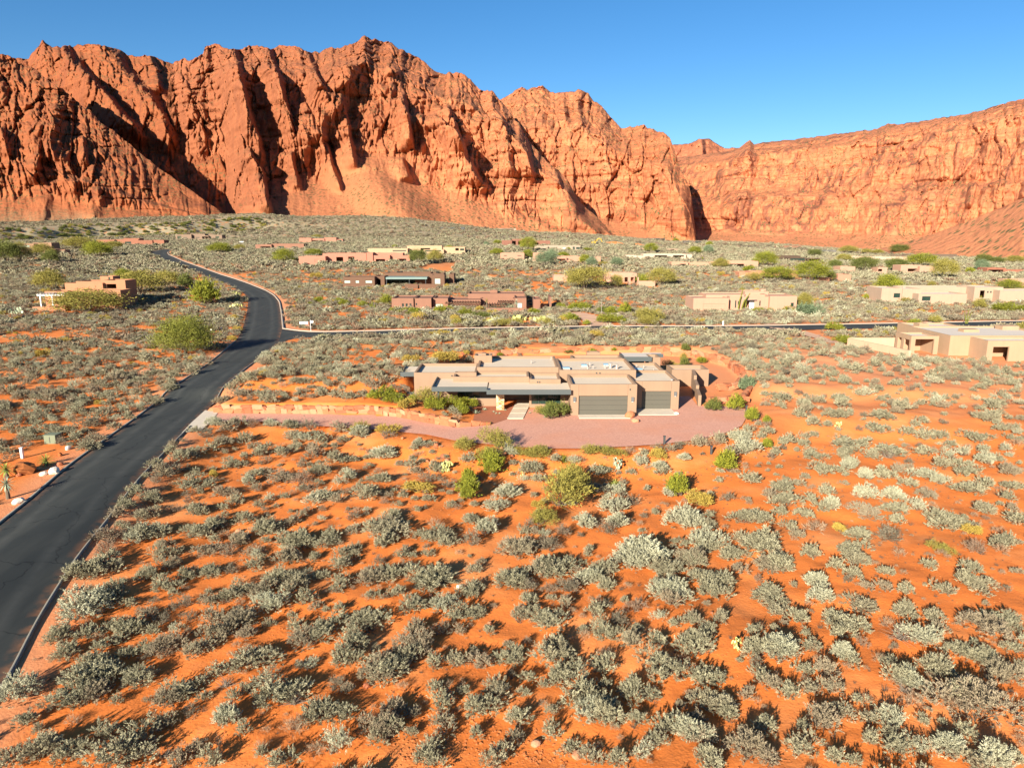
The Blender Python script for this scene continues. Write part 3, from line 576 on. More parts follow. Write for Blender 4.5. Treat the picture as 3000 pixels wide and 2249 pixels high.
# garage aprons, entry walk
for x0, x1, y0, y1, n in ((7.5, 13.2, 76.75, 78.4, 3), (14.4, 18.75, 78.3, 81.2, 2)):
    ap_ = None; xs = np.linspace(x0, x1, n+1)
    r = tag(MB().box(x0, x1, y0, y1, -.1, .05).build('garage_apron', M['concrete'], None), kind='structure')
    for a, b in zip(xs[:-1], xs[1:]): MB().box(a+.01, b-.01, y0, y1-.05, .05, .085).build('slab', M['concrete'], r)
pw = empty('entry_walk', (.8, 78, 0)); tag(pw, kind='structure')
for k in range(4):
    y = 76.6+k*2.3; xo = k*.32
    MB().prism([(-.55+xo, y), (1.25+xo, y), (1.25+xo+.3, y+2.24), (-.55+xo+.3, y+2.24)], .0, .10+.012*k).build('slab', M['concrete'], pw)
# wing wall stepping down by the side court, planter box, pavilion
wg = empty('wing_wall', (23, 88, 0)); tag(wg, 'tan stuccoed wall stepping down beside the dark side court of the main house', 'wall')
for (a, b, zt) in (((24.4, 94.0), (23.75, 90.2), 2.3), ((23.75, 90.2), (23.15, 86.6), 1.75), ((23.15, 86.6), (22.5, 82.9), 1.3)):
    dx, dy = b[0]-a[0], b[1]-a[1]; L = math.hypot(dx, dy); nx, ny = -dy/L*.18, dx/L*.18
    MB().prism([(a[0]+nx, a[1]+ny), (a[0]-nx, a[1]-ny), (b[0]-nx, b[1]-ny), (b[0]+nx, b[1]+ny)], -.6, zt).build('wall_panel', TAN, wg)
pb = empty('planter_box', (24, 95, 0)); tag(pb, 'tan stuccoed walled box behind the wing wall right of the main house', 'enclosure')
w = MB(); w.box(21.6, 26.6, 94.2, 94.5, -.6, 2.3); w.box(21.6, 26.6, 97.5, 97.8, -.6, 2.3); w.box(21.6, 21.9, 94.5, 97.5, -.6, 2.3); w.box(26.3, 26.6, 94.5, 97.5, -.6, 2.3); w.build('wall', TAN, pb)
MB().box(21.9, 26.3, 94.5, 97.5, 1.6, 1.8).build('lid', M['pale_roof'], pb)
pv = empty('pavilion', (18, 98, 0)); tag(pv, 'small pavilion with charcoal flat roof behind the right end of the main house', 'pavilion')
block(pv, 19.0, 20.6, 97.0, 99.8, -.6, 3.5, TAN, bevel=bv)
f = MB(); f.box(15.4, 19.3, 96.6, 96.72, 3.0, 3.62); f.box(15.4, 15.52, 96.72, 100.8, 3.0, 3.62); f.build('fascia', M['fascia'], pv); MB().box(19.9, 21.6, 99.9, 100.02, 3.0, 3.5).build('fascia', M['fascia'], pv)
MB().box(15.524, 18.99, 96.724, 100.8, 3.3, 3.5).build('roof', M['pale_roof'], pv); MB().box(19.0, 21.5, 100.03, 101.6, 3.2, 3.4).build('roof', M['pale_roof'], pv)
MB().box(15.6, 15.8, 100.2, 100.4, -.5, 3.3).build('post', M['dark_metal'], pv); MB().box(15.6, 19, 100.5, 100.7, -.5, 3.3).build('back_wall', M['inside'], pv)
# left end: canopy and court walls
f = MB(); f.box(-14.0, -11.95, 87.4, 87.52, 2.7, 3.25); f.box(-14.0, -13.88, 87.52, 92.5, 2.7, 3.25); f.build('fascia', M['fascia'], H0)
MB().box(-13.876, -11.95, 87.524, 92.5, 2.8, 3.05).build('canopy_roof', M['roof'], H0)
cw = empty('court_wall', (-15, 88, 0)); tag(cw, 'low tan court wall with sloping top at the left end of the main house', 'wall')
MB().prism([(-17.6, 92.4), (-17.3, 92.2), (-12.6, 85.6), (-12.9, 85.4)], -.5, 1.75).build('wall_panel', TAN, cw); MB().box(-12.9, -11.95, 85.1, 85.35, -.5, 1.2).build('gate', M['dark_metal'], cw)

# ------------------------------------------------------------------ neighbours: every block given by its picture columns and top row at its own depth
def hcol(c): return stucco('stucco_%d' % int(sum(c)*1000), c)
def nhouse(label, py, px0, px1, col, blocks, name='house', roofmat=None, th=.3, D=None):
    """blocks: (pxa, pxb, pytop, setback, depth, openings) ; opening = (pxa, pxb, pya, pyb, kind)"""
    if D is None: D = G((px0+px1)/2, py, smooth=True)[1]
    xa = PY((px0+px1)/2, py, D)[0]; zb = float(gz0(np.array([xa]), np.array([D]))[0]); mat = hcol(col) if isinstance(col, tuple) else col
    root = empty(name, (xa, D+4, zb)); tag(root, label, 'house')
    for (a, b, pt, off, dep, ops) in blocks:
        y = D+off; x0 = PY(a, pt, y)[0]; x1 = PY(b, pt, y)[0]; zt = PY(a, pt, y)[1]; holes = []
        zt = max(zt, zb+1.0)
        for (oa, ob, pa, pbm, kind) in ops:
            h = (max(PY(oa, pa, y)[0], x0+.05), min(PY(ob, pa, y)[0], x1-.05), max(PY(oa, pbm, y)[1], zb-.9), min(PY(oa, pa, y)[1], zt-.05))
            if h[1] > h[0] and h[3] > h[2]: holes.append((h, kind))
        block(root, x0, x1, y, y+dep, zb-1.2, zt, mat, front=[h for h, k in holes], par=min(.3, .3), th=th, roofmat=roofmat or mat)
        for h, k in holes:
            if k == 'g': window(root, *h, y+.1, max(1, int((h[1]-h[0])/1.6)), t=.08)
            elif k == 'w': window(root, *h, y+.1, max(1, int((h[1]-h[0])/1.6)), M['curtain'], t=.08)
            elif k == 'd': garage_door(root, *h, y+.15, mat, 3)
    return root, D, zb
def slab(root, D, a, b, py0, py1, off, dep, mat, name='canopy'):
    y = D+off; x0, z1 = PY(a, py0, y); x1, z0 = PY(b, py1, y); return MB().box(x0, x1, y, y+dep, z0, z1).build(name, mat, root)
def post(root, D, zb, px, pt, off, mat, w=.2):
    y = D+off; x, z = PY(px, pt, y); return MB().box(x-w/2, x+w/2, y-w/2, y+w/2, zb-.8, z).build('post', mat, root)
def pergola(root, D, zb, a, b, pt, off, dep, mat, posts, n=10):
    y = D+off; x0, z = PY(a, pt, y); x1 = PY(b, pt, y)[0]
    for i in range(n): x = x0+(x1-x0)*(i+.5)/n; MB().box(x-.09, x+.09, y-.4, y+dep, z-.22, z).build('rafter', mat, root)
    MB().box(x0, x1, y, y+.2, z-.5, z-.225).build('beam', mat, root)
    for p in posts: post(root, D, zb, p, pt+2, off+.1, mat, .3)
BR = (.135, .075, .048); RB_ = (.235, .118, .078); PK = (.40, .235, .16); TN = (.34, .225, .145); ORR = (.36, .165, .09); PKR = (.36, .155, .105); PALE = (.48, .33, .22); WH = (.44, .34, .25)
# dark brown house
h, D, zb = nhouse('dark brown flat-roofed house with teal metal canopy and low front wall', 843, 1005, 1330, BR, [
  (1005, 1097, 811, 0, 9, [(1008, 1026, 821.5, 829.5, 'w'), (1041, 1052, 821.5, 829.5, 'w'), (1070, 1090, 821.5, 829.5, 'w')]), (1098, 1126, 809, 3, 8, [(1101, 1114, 818, 838, 'o')]), (1128, 1262, 799, 9, 8, [(1132, 1260, 818, 842, 'g')]),
  (1215, 1300, 801, 6, 8, [(1274, 1290, 817, 832, 'w')]), (1316, 1330, 802, 7, 7, []), (1264, 1302, 805, 2, 4, [(1273, 1290, 816, 832, 'w')]), (1186, 1224, 832, -4, 1, []), (1228, 1292, 832, -3.6, 1, [])])
slab(h, D, 1130, 1251, 812, 818, 1, 8, plain('teal_metal', (.16, .22, .20), .5)); [post(h, D, zb, q, 817, 1.3, M['dark_metal']) for q in (1132, 1199, 1247)]
for q, pt in ((1163, 794), (1172, 794), (1278, 796)): slab(h, D, q, q+7, pt, 805, 12, 1, M['inside'], 'chimney')
# red brown pergola house
h, D, zb = nhouse('reddish brown house with timber pergolas across its front', 908, 1147, 1635, RB_, [
  (1147, 1211, 873.5, 0, 10, [(1177.5, 1183.5, 889, 898, 'g'), (1188.5, 1194.5, 889, 898, 'g'), (1199.5, 1205.5, 889, 898, 'g')]), (1212.5, 1263, 873.5, .6, 10, [(1218, 1222, 888, 894, 'g')]), (1268, 1312, 873.5, 2.5, 9, [(1274, 1298, 890, 900, 'w')]),
  (1313, 1408, 878, 5, 10, [(1322, 1342, 896, 906, 'w'), (1366, 1393, 900, 911, 'w')]), (1371, 1537, 860, 12, 9, []), (1436, 1457, 850, 18, 2, []), (1409, 1506, 874, 9, 5, [(1425, 1500, 890, 912, 'o')]),
  (1507, 1542, 873, 2, 10, [(1515, 1530, 887, 907, 'w')]), (1563, 1583, 876, -1.5, 9, []), (1610, 1616, 870, 3, 9, []), (1424, 1536, 918, -4.5, .6, [])])
pergola(h, D, zb, 1303, 1404, 884, 2.2, 3, M['wood'], (1338, 1390), 13); pergola(h, D, zb, 1414, 1484, 891, -1, 5, M['wood'], (1431, 1476), 9); pergola(h, D, zb, 1456, 1504, 883, 5, 4, M['wood'], (1487,), 7)
# pale pink house with garage
h, D, zb = nhouse('pale pink flat-roofed house with pink garage door and tall leaning cactus at its entry', 913, 2032, 2337, PK, [
  (2032, 2136, 873, 0, 9, [(2060, 2125, 890, 912, 'd')]), (2069, 2250, 863, 5, 8, []), (2183, 2252, 854, 9, 6, []), (2229, 2244, 847, 12, 1.5, []), (2138, 2256, 869, 2.2, 7, [(2154, 2158, 880, 902, 'g'), (2162, 2168, 882, 893, 'g'), (2180, 2211, 880, 906, 'o'), (2225, 2229, 881, 896, 'g')]),
  (2256.5, 2336, 867, 1, 9, [(2317, 2326, 887, 898, 'g')])])
slab(h, D, 2180, 2218, 878.5, 880.5, 1.9, .4, M['dark_metal'], 'lintel'); slab(h, D, 2196, 2209, 881, 904, 3.5, .2, M['white'], 'door')
# tan house at right
h, D, zb = nhouse('tan flat-roofed house at the right edge with open corner porch and pale roof', 1040, 2626, 3100, (.36, .235, .145), [
  (2785, 3110, 983, -1.5, 13, []), (2680, 2822, 956, 13, 6, []), (2694, 2722, 948, 12, 2, [])], roofmat=M['pale_roof'])
slab(h, D, 2824, 2868, 965, 976, 5, 1.6, hcol((.36, .235, .146)), 'roof_vent'); slab(h, D, 2938, 2984, 955, 971, 8, 2, hcol((.36, .235, .147)), 'roof_vent')
w = MB(); xl, _ = PY(2487, 1010, D+9); xr, _ = PY(2626, 1010, D+9); w.box(xl, xr+2, D+9, D+9.3, zb-1, zb+1.7); w.prism([(xl-.2, D+9.3), (xl+.15, D+9.3), (xl+3.6, D-5), (xl+3.2, D-5)], zb-1, zb+1.6); w.build('court_wall', hcol((.46, .32, .21)), h)
xq, zq = PY(2671, 984, D); xr, _ = PY(2752, 984, D)
block(h, xq, xr, D, D+5.0, zb-1.2, zq, hcol((.36, .235, .147)), front=[(xq+.75, xr-.75, zb-.8, zq-.55)], left=[(D+.5, D+2.2, zb-.8, zq-.75), (D+3.0, D+4.2, zb-.8, zq-.75)], roofmat=M['pale_roof'])
xq, zq = PY(2895, 998, D-6); block(h, xq, xq+9, D-6, D-1.52, zb-1.2, zq, hcol((.36, .235, .148)), front=[(xq+1.0, xq+3.6, zb-.8, zq-1.0)], roofmat=M['pale_roof'])
# long tan house behind it
h, D, zb = nhouse('long pale tan house with stepped roofs behind the tan porch house at right', 887, 2584, 3100, (.36, .255, .18), [
  (2584, 2644, 844, 0, 9, [(2619, 2638, 859, 872, 'g')]), (2645, 2700, 846, .8, 9, []), (2692, 2834, 861, -2.5, 9, [(2702, 2727, 868, 881, 'g')]), (2645, 2860, 840, 9, 6, []), (2856, 2940, 841, 5, 9, [(2892, 2897, 853, 858, 'g'), (2901, 2906, 853, 858, 'g'), (2910, 2915, 853, 858, 'g'), (2872, 2886, 851, 872, 'o')]), (2930, 3110, 851, 2, 8, [(2976, 2983, 877, 890, 'w'), (2988, 2995, 877, 890, 'w')])], roofmat=M['pale_roof'])
# adobe at left
h, D, zb = nhouse('terracotta adobe house with white-posted ramada half hidden by a spreading tree at left', 908, 105, 370, ORR, [
  (130, 195, 853, 5, 7, []), (189, 300, 829, 7, 8, []), (222, 310, 824, 10, 7, []), (293, 330, 809, 14, 4, [(317, 323, 812, 822, 'g')]), (300, 366, 821, 8, 6, [(312, 340, 832, 845, 'o')]), (95, 162, 899, -3, .6, []), (163, 190, 897, -4, 3, [(165, 188, 899, 900, 'o')]), (230, 352, 850, 1, 6, [(325, 340, 862, 880, 'o')])])
pergola(h, D, zb, 107, 187, 861, 0, 5, M['white'], (117, 152), 9)
# second row and beyond
nhouse('long pink-brown house with garage, left of the two dark green trees', 772, 875, 1200, PKR, [
  (875, 953, 751, 0, 8, [(922, 947, 759, 771, 'd')]), (945, 1073, 742, 4, 8, [(985, 1005, 753, 770, 'o'), (1020, 1038, 752, 771, 'o')]), (1074, 1092, 740, 2, 6, []), (1095, 1142, 748, 1, 9, [(1101, 1128, 759, 770, 'o')]), (1064, 1180, 741, 7, 6, []), (1143, 1200, 748, 3, 8, [(1166, 1190, 758, 768, 'o')])])
nhouse('low reddish house with dark porch and two dark windows, left of centre in the far row', 731, 748, 892, RB_, [(748, 795, 716, 0, 8, [(763, 792, 722, 730, 'o')]), (796, 890, 714, 2, 8, [(812, 832, 721, 728, 'g'), (855, 872, 722, 729, 'g')])])
nhouse('small salmon pink house with dark porch, farthest of the left centre row', 712, 876, 1004, PKR, [(876, 912, 697, 0, 8, []), (911, 950, 699, 1, 8, [(912, 947, 704, 711, 'o')]), (950, 985, 696, 2, 8, []), (985, 1004, 701, 3, 6, [(986, 1001, 703, 712, 'g')])])
nhouse('long cream house with several flat roofs behind the two dark green trees', 745, 1077, 1364, (.42, .27, .165), [(1077, 1194, 728, 0, 8, [(1150, 1190, 733, 736, 'g')]), (1192, 1295, 720, 9, 8, [(1232, 1260, 727, 735, 'o')]), (1240, 1300, 731, 7, 6, [(1245, 1292, 733, 737, 'g')]), (1295, 1362, 724, 10, 8, [(1334, 1344, 727, 734, 'o'), (1348, 1360, 728, 734, 'g')])])
nhouse('brown house with three garage doors behind the big round tree right of centre', 719, 1470, 1612, (.22, .10, .068), [(1470, 1500, 704, 0, 9, [(1477, 1488, 710, 718, 'd'), (1490, 1500, 710, 718, 'd')]), (1500, 1565, 700, 3, 9, [(1503, 1511, 706, 717, 'o'), (1518, 1526, 706, 717, 'o')]), (1564, 1612, 705, 3, 9, [(1566, 1578, 711, 718, 'o')])])
nhouse('pale grey-tan house with narrow windows behind the big round tree', 733, 1566, 1700, (.32, .245, .18), [(1566, 1605, 721, 0, 8, [(1574, 1591, 726, 733, 'd')]), (1594, 1700, 719, 4, 8, [(1596, 1599, 724, 732, 'g'), (1614, 1632, 726, 731, 'o'), (1648, 1658, 724, 733, 'w'), (1678, 1684, 723, 732, 'g'), (1688, 1699, 724, 730, 'g')])])
nhouse('long pink house with round teal-green trees in front of it', 768, 1466, 1705, (.40, .21, .14), [(1466, 1536, 741, 12, 8, [(1476, 1485, 748, 750, 'g'), (1516, 1528, 748, 750, 'g')]), (1562, 1600, 741, 10, 8, []), (1624, 1660, 754, 2, 8, [(1628, 1656, 758, 770, 'o')]), (1644, 1700, 751, 5, 9, []), (1660, 1694, 762, -1, 5, [(1680, 1689, 767, 777, 'w')]), (1746, 1760, 752, 3, 3, []), (1545, 1570, 762, -3, 3, [])])
nhouse('white modern house with two long dark porches, middle of the far right row', 762, 1834, 2030, WH, [(1834, 1866, 748, 0, 8, [(1853, 1861, 754, 758, 'g')]), (1866, 1898, 750, 1, 8, []), (1885, 2010, 744, 3, 9, [(1897, 1903, 750, 756, 'g'), (1918, 1955, 748, 759, 'o'), (1972, 2004, 748, 757, 'o')]), (1996, 2028, 745, 5, 8, [])])
nhouse('tan house with dark garage and low flat roofs behind the white modern house', 738, 1850, 2025, (.30, .20, .14), [(1850, 1890, 727, 0, 8, [(1866, 1882, 732, 738, 'd')]), (1912, 1940, 731, 2, 6, [(1915, 1936, 733, 737, 'o')]), (1953, 1985, 729, 4, 6, [(1962, 1976, 731, 736, 'o')]), (1985, 2022, 731, 3, 6, [(1986, 2000, 733, 737, 'o')])])
nhouse('pink house with a white-posted porch half hidden by pale trees, right of centre', 832, 1618, 1905, PK, [(1622, 1664, 807, 2, 8, []), (1770, 1866, 800, 9, 8, []), (1776, 1860, 806, 5, 5, [(1830, 1858, 812, 826, 'o')]), (1840, 1848, 812, -2, 1, []), (1868, 1872, 812, -2, 1, []), (1870, 1920, 823, -3, 1, [])])
nhouse('pink house with brown garage and white veranda posts, left of the dark timber house', 785, 1967, 2228, (.42, .23, .15), [(1967, 2016, 768, 0, 8, [(1993, 2010, 773, 781, 'o')]), (2020, 2090, 770, 2, 9, [(2027, 2046, 777, 784, 'd'), (2049, 2080, 777, 786, 'd')]), (2130, 2222, 765, 4, 9, [(2136, 2180, 773, 783, 'o')]), (2085, 2130, 767, 8, 6, [])])
nhouse('dark timber-brown house with deep black porches behind the bright green trees', 768, 2262, 2405, (.085, .055, .038), [(2262, 2345, 749, 6, 8, []), (2280, 2312, 756, 0, 7, [(2281, 2311, 758, 767, 'o')]), (2312, 2362, 755, -1, 9, [(2316, 2358, 757, 763, 'g')]), (2366, 2404, 757, 1, 7, [(2370, 2402, 759, 764, 'o')])])
nhouse('red-brown house half hidden behind the bright green trees right of centre', 818, 2164, 2440, (.38, .18, .105), [(2166, 2202, 797, 0, 8, []), (2200, 2262, 795, 3, 8, [(2220, 2232, 803, 815, 'o')]), (2310, 2340, 793, 4, 8, []), (2240, 2330, 800, 6, 6, []), (2395, 2430, 826, -4, 1, []), (2330, 2380, 822, -3, 1, [])])
nhouse('pale pink house with tiny windows far right beneath the talus slope', 765, 2481, 2660, (.48, .32, .23), [(2481, 2530, 751, 0, 9, [(2490, 2493, 755, 757, 'g'), (2499, 2502, 755, 757, 'g')]), (2540, 2600, 752, 4, 8, [(2540, 2551, 755, 763, 'g')]), (2590, 2660, 753, 6, 8, [])])
nhouse('low dark brown house with a long flat roof far right beneath the talus slope', 758, 2618, 2804, (.13, .09, .065), [(2618, 2660, 747, 3, 8, []), (2660, 2804, 745, 6, 10, [(2794, 2800, 751, 757, 'w')])])
nhouse('pink house with arched entry and white porch posts among trees at far right', 800, 2460, 2742, PK, [(2462, 2506, 781, 0, 8, [(2474, 2486, 789, 800, 'd')]), (2572, 2600, 783, 2, 7, [(2573, 2585, 788, 795, 'o')]), (2640, 2700, 777, 5, 8, [(2660, 2695, 787, 795, 'o')]), (2695, 2740, 780, 3, 8, [])])
nhouse('brick-pink walled house beside the round bush, right of the bright green trees', 822, 2455, 2496, (.40, .19, .125), [(2455, 2494, 804, 0, 7, [])])
nhouse('red-brown house with white porch posts at the far right edge', 800, 2890, 3060, (.26, .105, .065), [(2893, 2948, 785, 0, 8, [(2896, 2940, 790, 797, 'o')]), (2946, 3060, 791, 2, 8, [])])
nhouse('pink walled house at the right edge behind a yellow-green tree', 833, 2962, 3060, PK, [(2964, 3060, 819, 0, 8, [])])
nhouse('house with pale fascia and timber tower among dense trees at far left', 748, 40, 195, (.26, .15, .095), [(44, 98, 714, 6, 8, [(48, 86, 718, 725, 'w')]), (96, 150, 711, 10, 8, []), (140, 170, 729, 3, 6, [(148, 164, 734, 742, 'o')]), (164, 190, 731, 0, 5, [(176, 184, 740, 755, 'g')])])
nhouse('long low red-brown house with three garage doors below the wash bank at left', 717, 282, 485, (.25, .105, .065), [(282, 335, 702, 0, 8, []), (334, 405, 701, 2, 8, [(346, 352, 707, 714, 'g'), (366, 384, 708, 713, 'g')]), (362, 408, 698, 9, 7, []), (400, 446, 704, 1, 8, [(406, 423, 709, 716, 'd'), (427, 443, 709, 716, 'd')]), (446, 480, 703, 2, 8, [(452, 466, 709, 716, 'd')])])
nhouse('brown modern house with teal windows and slanted canopy above the road bend', 702, 514, 652, (.20, .135, .095), [(514, 560, 687, 0, 8, [(519, 531, 691, 700, 'g'), (536, 548, 695, 697, 'g')]), (558, 600, 685, 3, 8, [(573, 584, 695, 697, 'g')]), (590, 610, 690, 1, 6, [(592, 609, 693, 702, 'o')]), (610, 650, 688, 3, 8, [(615, 619, 693, 700, 'g'), (631, 642, 692, 700, 'g')]), (560, 594, 699, -2, 1, [])])
nhouse('low dark modern house with glass front on the far slope right of the excavator', 703, 1868, 1950, (.12, .085, .065), [(1868, 1914, 697, 0, 8, []), (1914, 1934, 697, 3, 7, [(1915, 1932, 699, 703, 'g')]), (1934, 1949, 698, 2, 7, [(1937, 1947, 700, 703, 'o')])])
nhouse('tiny dark flat-roofed house under the central talus slope', 670, 1286, 1362, (.08, .08, .08), [(1286, 1332, 666, 0, 8, [(1290, 1328, 667.5, 669.5, 'g')]), (1350, 1361, 665, 2, 6, [])])
nhouse('white-roofed shelter at the foot of the central talus slope', 673, 1436, 1512, (.30, .22, .16), [(1436, 1512, 669, 0, 9, [(1440, 1505, 670.5, 673, 'o')])], roofmat=M['white'])
nhouse('dark modern house with grey fascia on the far slope beneath the shadowed cliff corner', 714, 2004, 2056, (.12, .10, .085), [(2004, 2020, 706, 0, 7, [(2010, 2018, 709, 714, 'o')]), (2032, 2055, 706, 2, 7, [(2034, 2053, 708, 713, 'g')])])
nhouse('dark house with two stacked flat roofs far right of centre', 727, 2162, 2204, (.10, .075, .06), [(2162, 2184, 722, 0, 7, [(2163, 2180, 724, 727, 'o')]), (2168, 2202, 720, 4, 7, [(2186, 2200, 723, 727, 'o')])])
nhouse('long reddish far house with dark windows under the mesa', 727, 2274, 2350, (.22, .11, .07), [(2274, 2348, 720, 0, 8, [(2310, 2320, 723, 727, 'g'), (2338, 2346, 723, 727, 'g')])])
nhouse('grey-blue flat-roofed house with deep porch under the mesa at right', 741, 2400, 2452, (.14, .13, .12), [(2400, 2450, 733, 0, 8, [(2404, 2424, 735, 741, 'g'), (2428, 2434, 735, 741, 'o')])])
# ------------------------------------------------------------------ plants: meshes
def blades(C, Dr, L, W, up=.15):
    """one narrow four-cornered blade per row: base C, direction Dr, length L, width W"""
    n = len(C); Dr = Dr/np.linalg.norm(Dr, axis=1)[:, None]; r = rng.normal(size=(n, 3)); S = np.cross(Dr, r); S /= np.linalg.norm(S, axis=1)[:, None]+1e-9
    L = np.broadcast_to(L, n)[:, None]; W = np.broadcast_to(W, n)[:, None]
    V = np.stack([C-S*W*.35, C+S*W*.35, C+Dr*L*.6+S*W*.5, C+Dr*L, C+Dr*L*.6-S*W*.5], 1); f = np.arange(n)[:, None]*5
    return V.reshape(-1, 3), f+np.array([[0, 1, 2, 3, 4]])
def dirs(n, zmin=-.2, zmax=1.0):
    z = rng.uniform(zmin, zmax, n); a = rng.uniform(0, 2*np.pi, n); r = np.sqrt(1-z*z); return np.stack([r*np.cos(a), r*np.sin(a), z], 1)
def fmesh(name, V, F, tone, mat):
    me = npmesh(name, V, F, mat); at = me.attributes.new('tone', 'FLOAT', 'POINT'); at.data.foreach_set('value', np.asarray(tone, np.float32)); return me
def shrub_mesh(name, mat, ns, nb, bl, bw, h=.8, lobes=4, spread=.42, irr=.3, upb=.75, plume=.20):
    """dome of upright sprigs of unit width; several lobes, so that the outline is uneven"""
    lc = np.stack([rng.normal(0, .20, lobes), rng.normal(0, .20, lobes), np.zeros(lobes)], 1); lr = rng.uniform(.22, .36, lobes); lh = rng.uniform(.7, 1.1, lobes)*h
    k = rng.integers(0, lobes, ns); d = dirs(ns, -.12, 1); rad = rng.uniform(.25, .95, ns)[:, None]**.6
    P = lc[k]+d*rad*np.stack([lr[k], lr[k], lh[k]*.50], 1); P[:, 2] = np.maximum(P[:, 2]+lh[k]*.22, .015)
    sd = d*np.array([1, 1, .7])+np.array([0, 0, upb])+rng.normal(0, irr, (ns, 3)); sd /= np.linalg.norm(sd, axis=1)[:, None]
    pl = rng.uniform(.6, 1.5, ns)*plume; tn = np.repeat(rng.uniform(0, 1, ns), nb); tt = rng.uniform(0, 1, ns*nb)[:, None]; sdr = np.repeat(sd, nb, 0)
    C = np.repeat(P, nb, 0)+sdr*np.repeat(pl, nb)[:, None]*tt+rng.normal(0, plume*.10, (ns*nb, 3)); Dd = sdr+rng.normal(0, spread, (ns*nb, 3)); C[:, 2] = np.maximum(C[:, 2], .0)
    V, F = blades(C, Dd, rng.uniform(.6, 1.3, ns*nb)*bl, rng.uniform(.7, 1.3, ns*nb)*bw)
    return fmesh(name, V, F, np.repeat(tn, 5), mat)
def twig_mesh(name, mat, n=40, L=.5, r=.012, up=.6):
    V = []; F = []
    d = dirs(n, .05, .95); d[:, 2] += up; d /= np.linalg.norm(d, axis=1)[:, None]
    for i in range(n):
        p = np.array([rng.normal(0, .05), rng.normal(0, .05), 0]); q = d[i].copy(); rr = r*rng.uniform(.6, 1.4); l = L*rng.uniform(.6, 1.2)/4; a = np.cross(q, [0, 0, 1.0])+1e-6; a /= np.linalg.norm(a); b = np.cross(q, a); base = len(V)
        for s in range(5):
            w = rr*(1-.2*s)
            V += [p+a*w, p-a*w*.5+b*w*.87, p-a*w*.5-b*w*.87]; p = p+q*l; q = q+rng.normal(0, .28, 3); q /= np.linalg.norm(q)
        for s in range(4):
            for e in range(3): F.append((base+s*3+e, base+s*3+(e+1) % 3, base+s*3+3+(e+1) % 3, base+s*3+3+e))
    return npmesh(name, V, F, mat)
def crown_mesh(name, mat, nc, nl, ls, flat=.8, hole=.25, drop=0.0, seed=0):
    """leaf-sized faces gathered in clumps spread through an uneven crown of unit width, base at z=0"""
    d = dirs(nc, -.45, 1); rad = rng.uniform(.35, 1.0, nc)**.5; lump = .75+.5*fbm(d[:, 0]*1.5+seed, d[:, 1]*1.5+d[:, 2]*2, 2, seed)
    C = d*(rad*lump)[:, None]*np.array([.43, .43, .43*flat]); C[:, 2] += .36*flat
    cs = rng.uniform(.05, .12, nc); k = np.repeat(np.arange(nc), nl); P = C[k]+rng.normal(0, 1, (nc*nl, 3))*cs[k][:, None]*np.array([1, 1, .6]); P[:, 2] = np.maximum(P[:, 2], -.02)
    Dd = rng.normal(0, 1, (nc*nl, 3))+d[k]*.8+np.array([0, 0, .3-drop]); V, F = blades(P, Dd, rng.uniform(.6, 1.4, nc*nl)*ls, rng.uniform(.6, 1.3, nc*nl)*ls*.55)
    tn = np.clip(np.repeat(rng.uniform(0, 1, nc), nl)+rng.normal(0, .15, nc*nl), 0, 1); return fmesh(name, V, F, np.repeat(tn, 5), mat)
def trunk_mesh(name, mat, h=.35, n=4, r=.022):
    m = MB()
    for i in range(n):
        a = rnd.uniform(0, 6.28); t = rnd.uniform(.08, .28); pts = [(0, 0, -.08)]+[(math.cos(a)*t*s+rnd.uniform(-.015, .015), math.sin(a)*t*s+rnd.uniform(-.015, .015), h*s*1.25) for s in (.3, .6, 1.0)]
        m.tube(pts, [r, r*.8, r*.55, r*.3], 6)
    me = bpy.data.meshes.new(name); me.from_pydata(m.v, [], m.f); me.materials.append(mat); me.update(); return me

F_ = {
 'sage': foliage('sage_leaf', (.135, .118, .070), (.44, .405, .258), (.27, .205, .135)),
 'pale': foliage('pale_sage_leaf', (.24, .225, .14), (.53, .51, .35)),
 'brush': foliage('blackbrush_twig', (.105, .085, .055), (.28, .235, .16), (.27, .17, .11)),
 'dry': foliage('dry_stem', (.27, .17, .10), (.42, .31, .20)),
 'yellow': foliage('rabbitbrush_leaf', (.33, .23, .045), (.50, .36, .075)),
 'olive': foliage('olive_leaf', (.17, .15, .03), (.37, .31, .07)),
 'green': foliage('bright_green_leaf', (.115, .13, .014), (.31, .305, .032)),
 'dark': foliage('dark_green_leaf', (.07, .085, .02), (.19, .20, .045)),
 'teal': foliage('blue_green_leaf', (.10, .14, .07), (.22, .27, .15)),
 'juniper': foliage('juniper_leaf', (.095, .105, .014), (.25, .25, .042)),
 'agave': foliage('agave_leaf', (.22, .27, .17), (.42, .47, .33)),
 'yucca': foliage('yucca_leaf', (.17, .22, .04), (.38, .42, .10)),
 'cactus': foliage('prickly_pear_pad', (.33, .34, .10), (.58, .56, .24)),
}
M['bark'] = plain('grey_bark', (.13, .10, .07), .95, .3, 4)
M['twig'] = plain('dead_twig', (.16, .115, .08), .95, .3, 4)
def lots(n, key, ns, nb, bl, bw, **k): return [shrub_mesh('foliage_%s' % key, F_[key], ns, nb, bl, bw, lobes=int(rng.integers(3, 7)), **k) for i in range(n)]
near_sage = lots(9, 'sage', 135, 20, .070, .0185, h=.88, upb=.55, plume=.16)
big_sage = lots(6, 'sage', 340, 24, .045, .0122, h=.80, upb=.5, plume=.12)
near_pale = lots(3, 'pale', 120, 18, .070, .016, h=1.0, upb=.9)
big_pale = lots(3, 'pale', 360, 24, .045, .0122, h=.86, upb=.65, plume=.12)
near_brush = lots(4, 'brush', 90, 15, .080, .0125, h=.82, irr=.45)
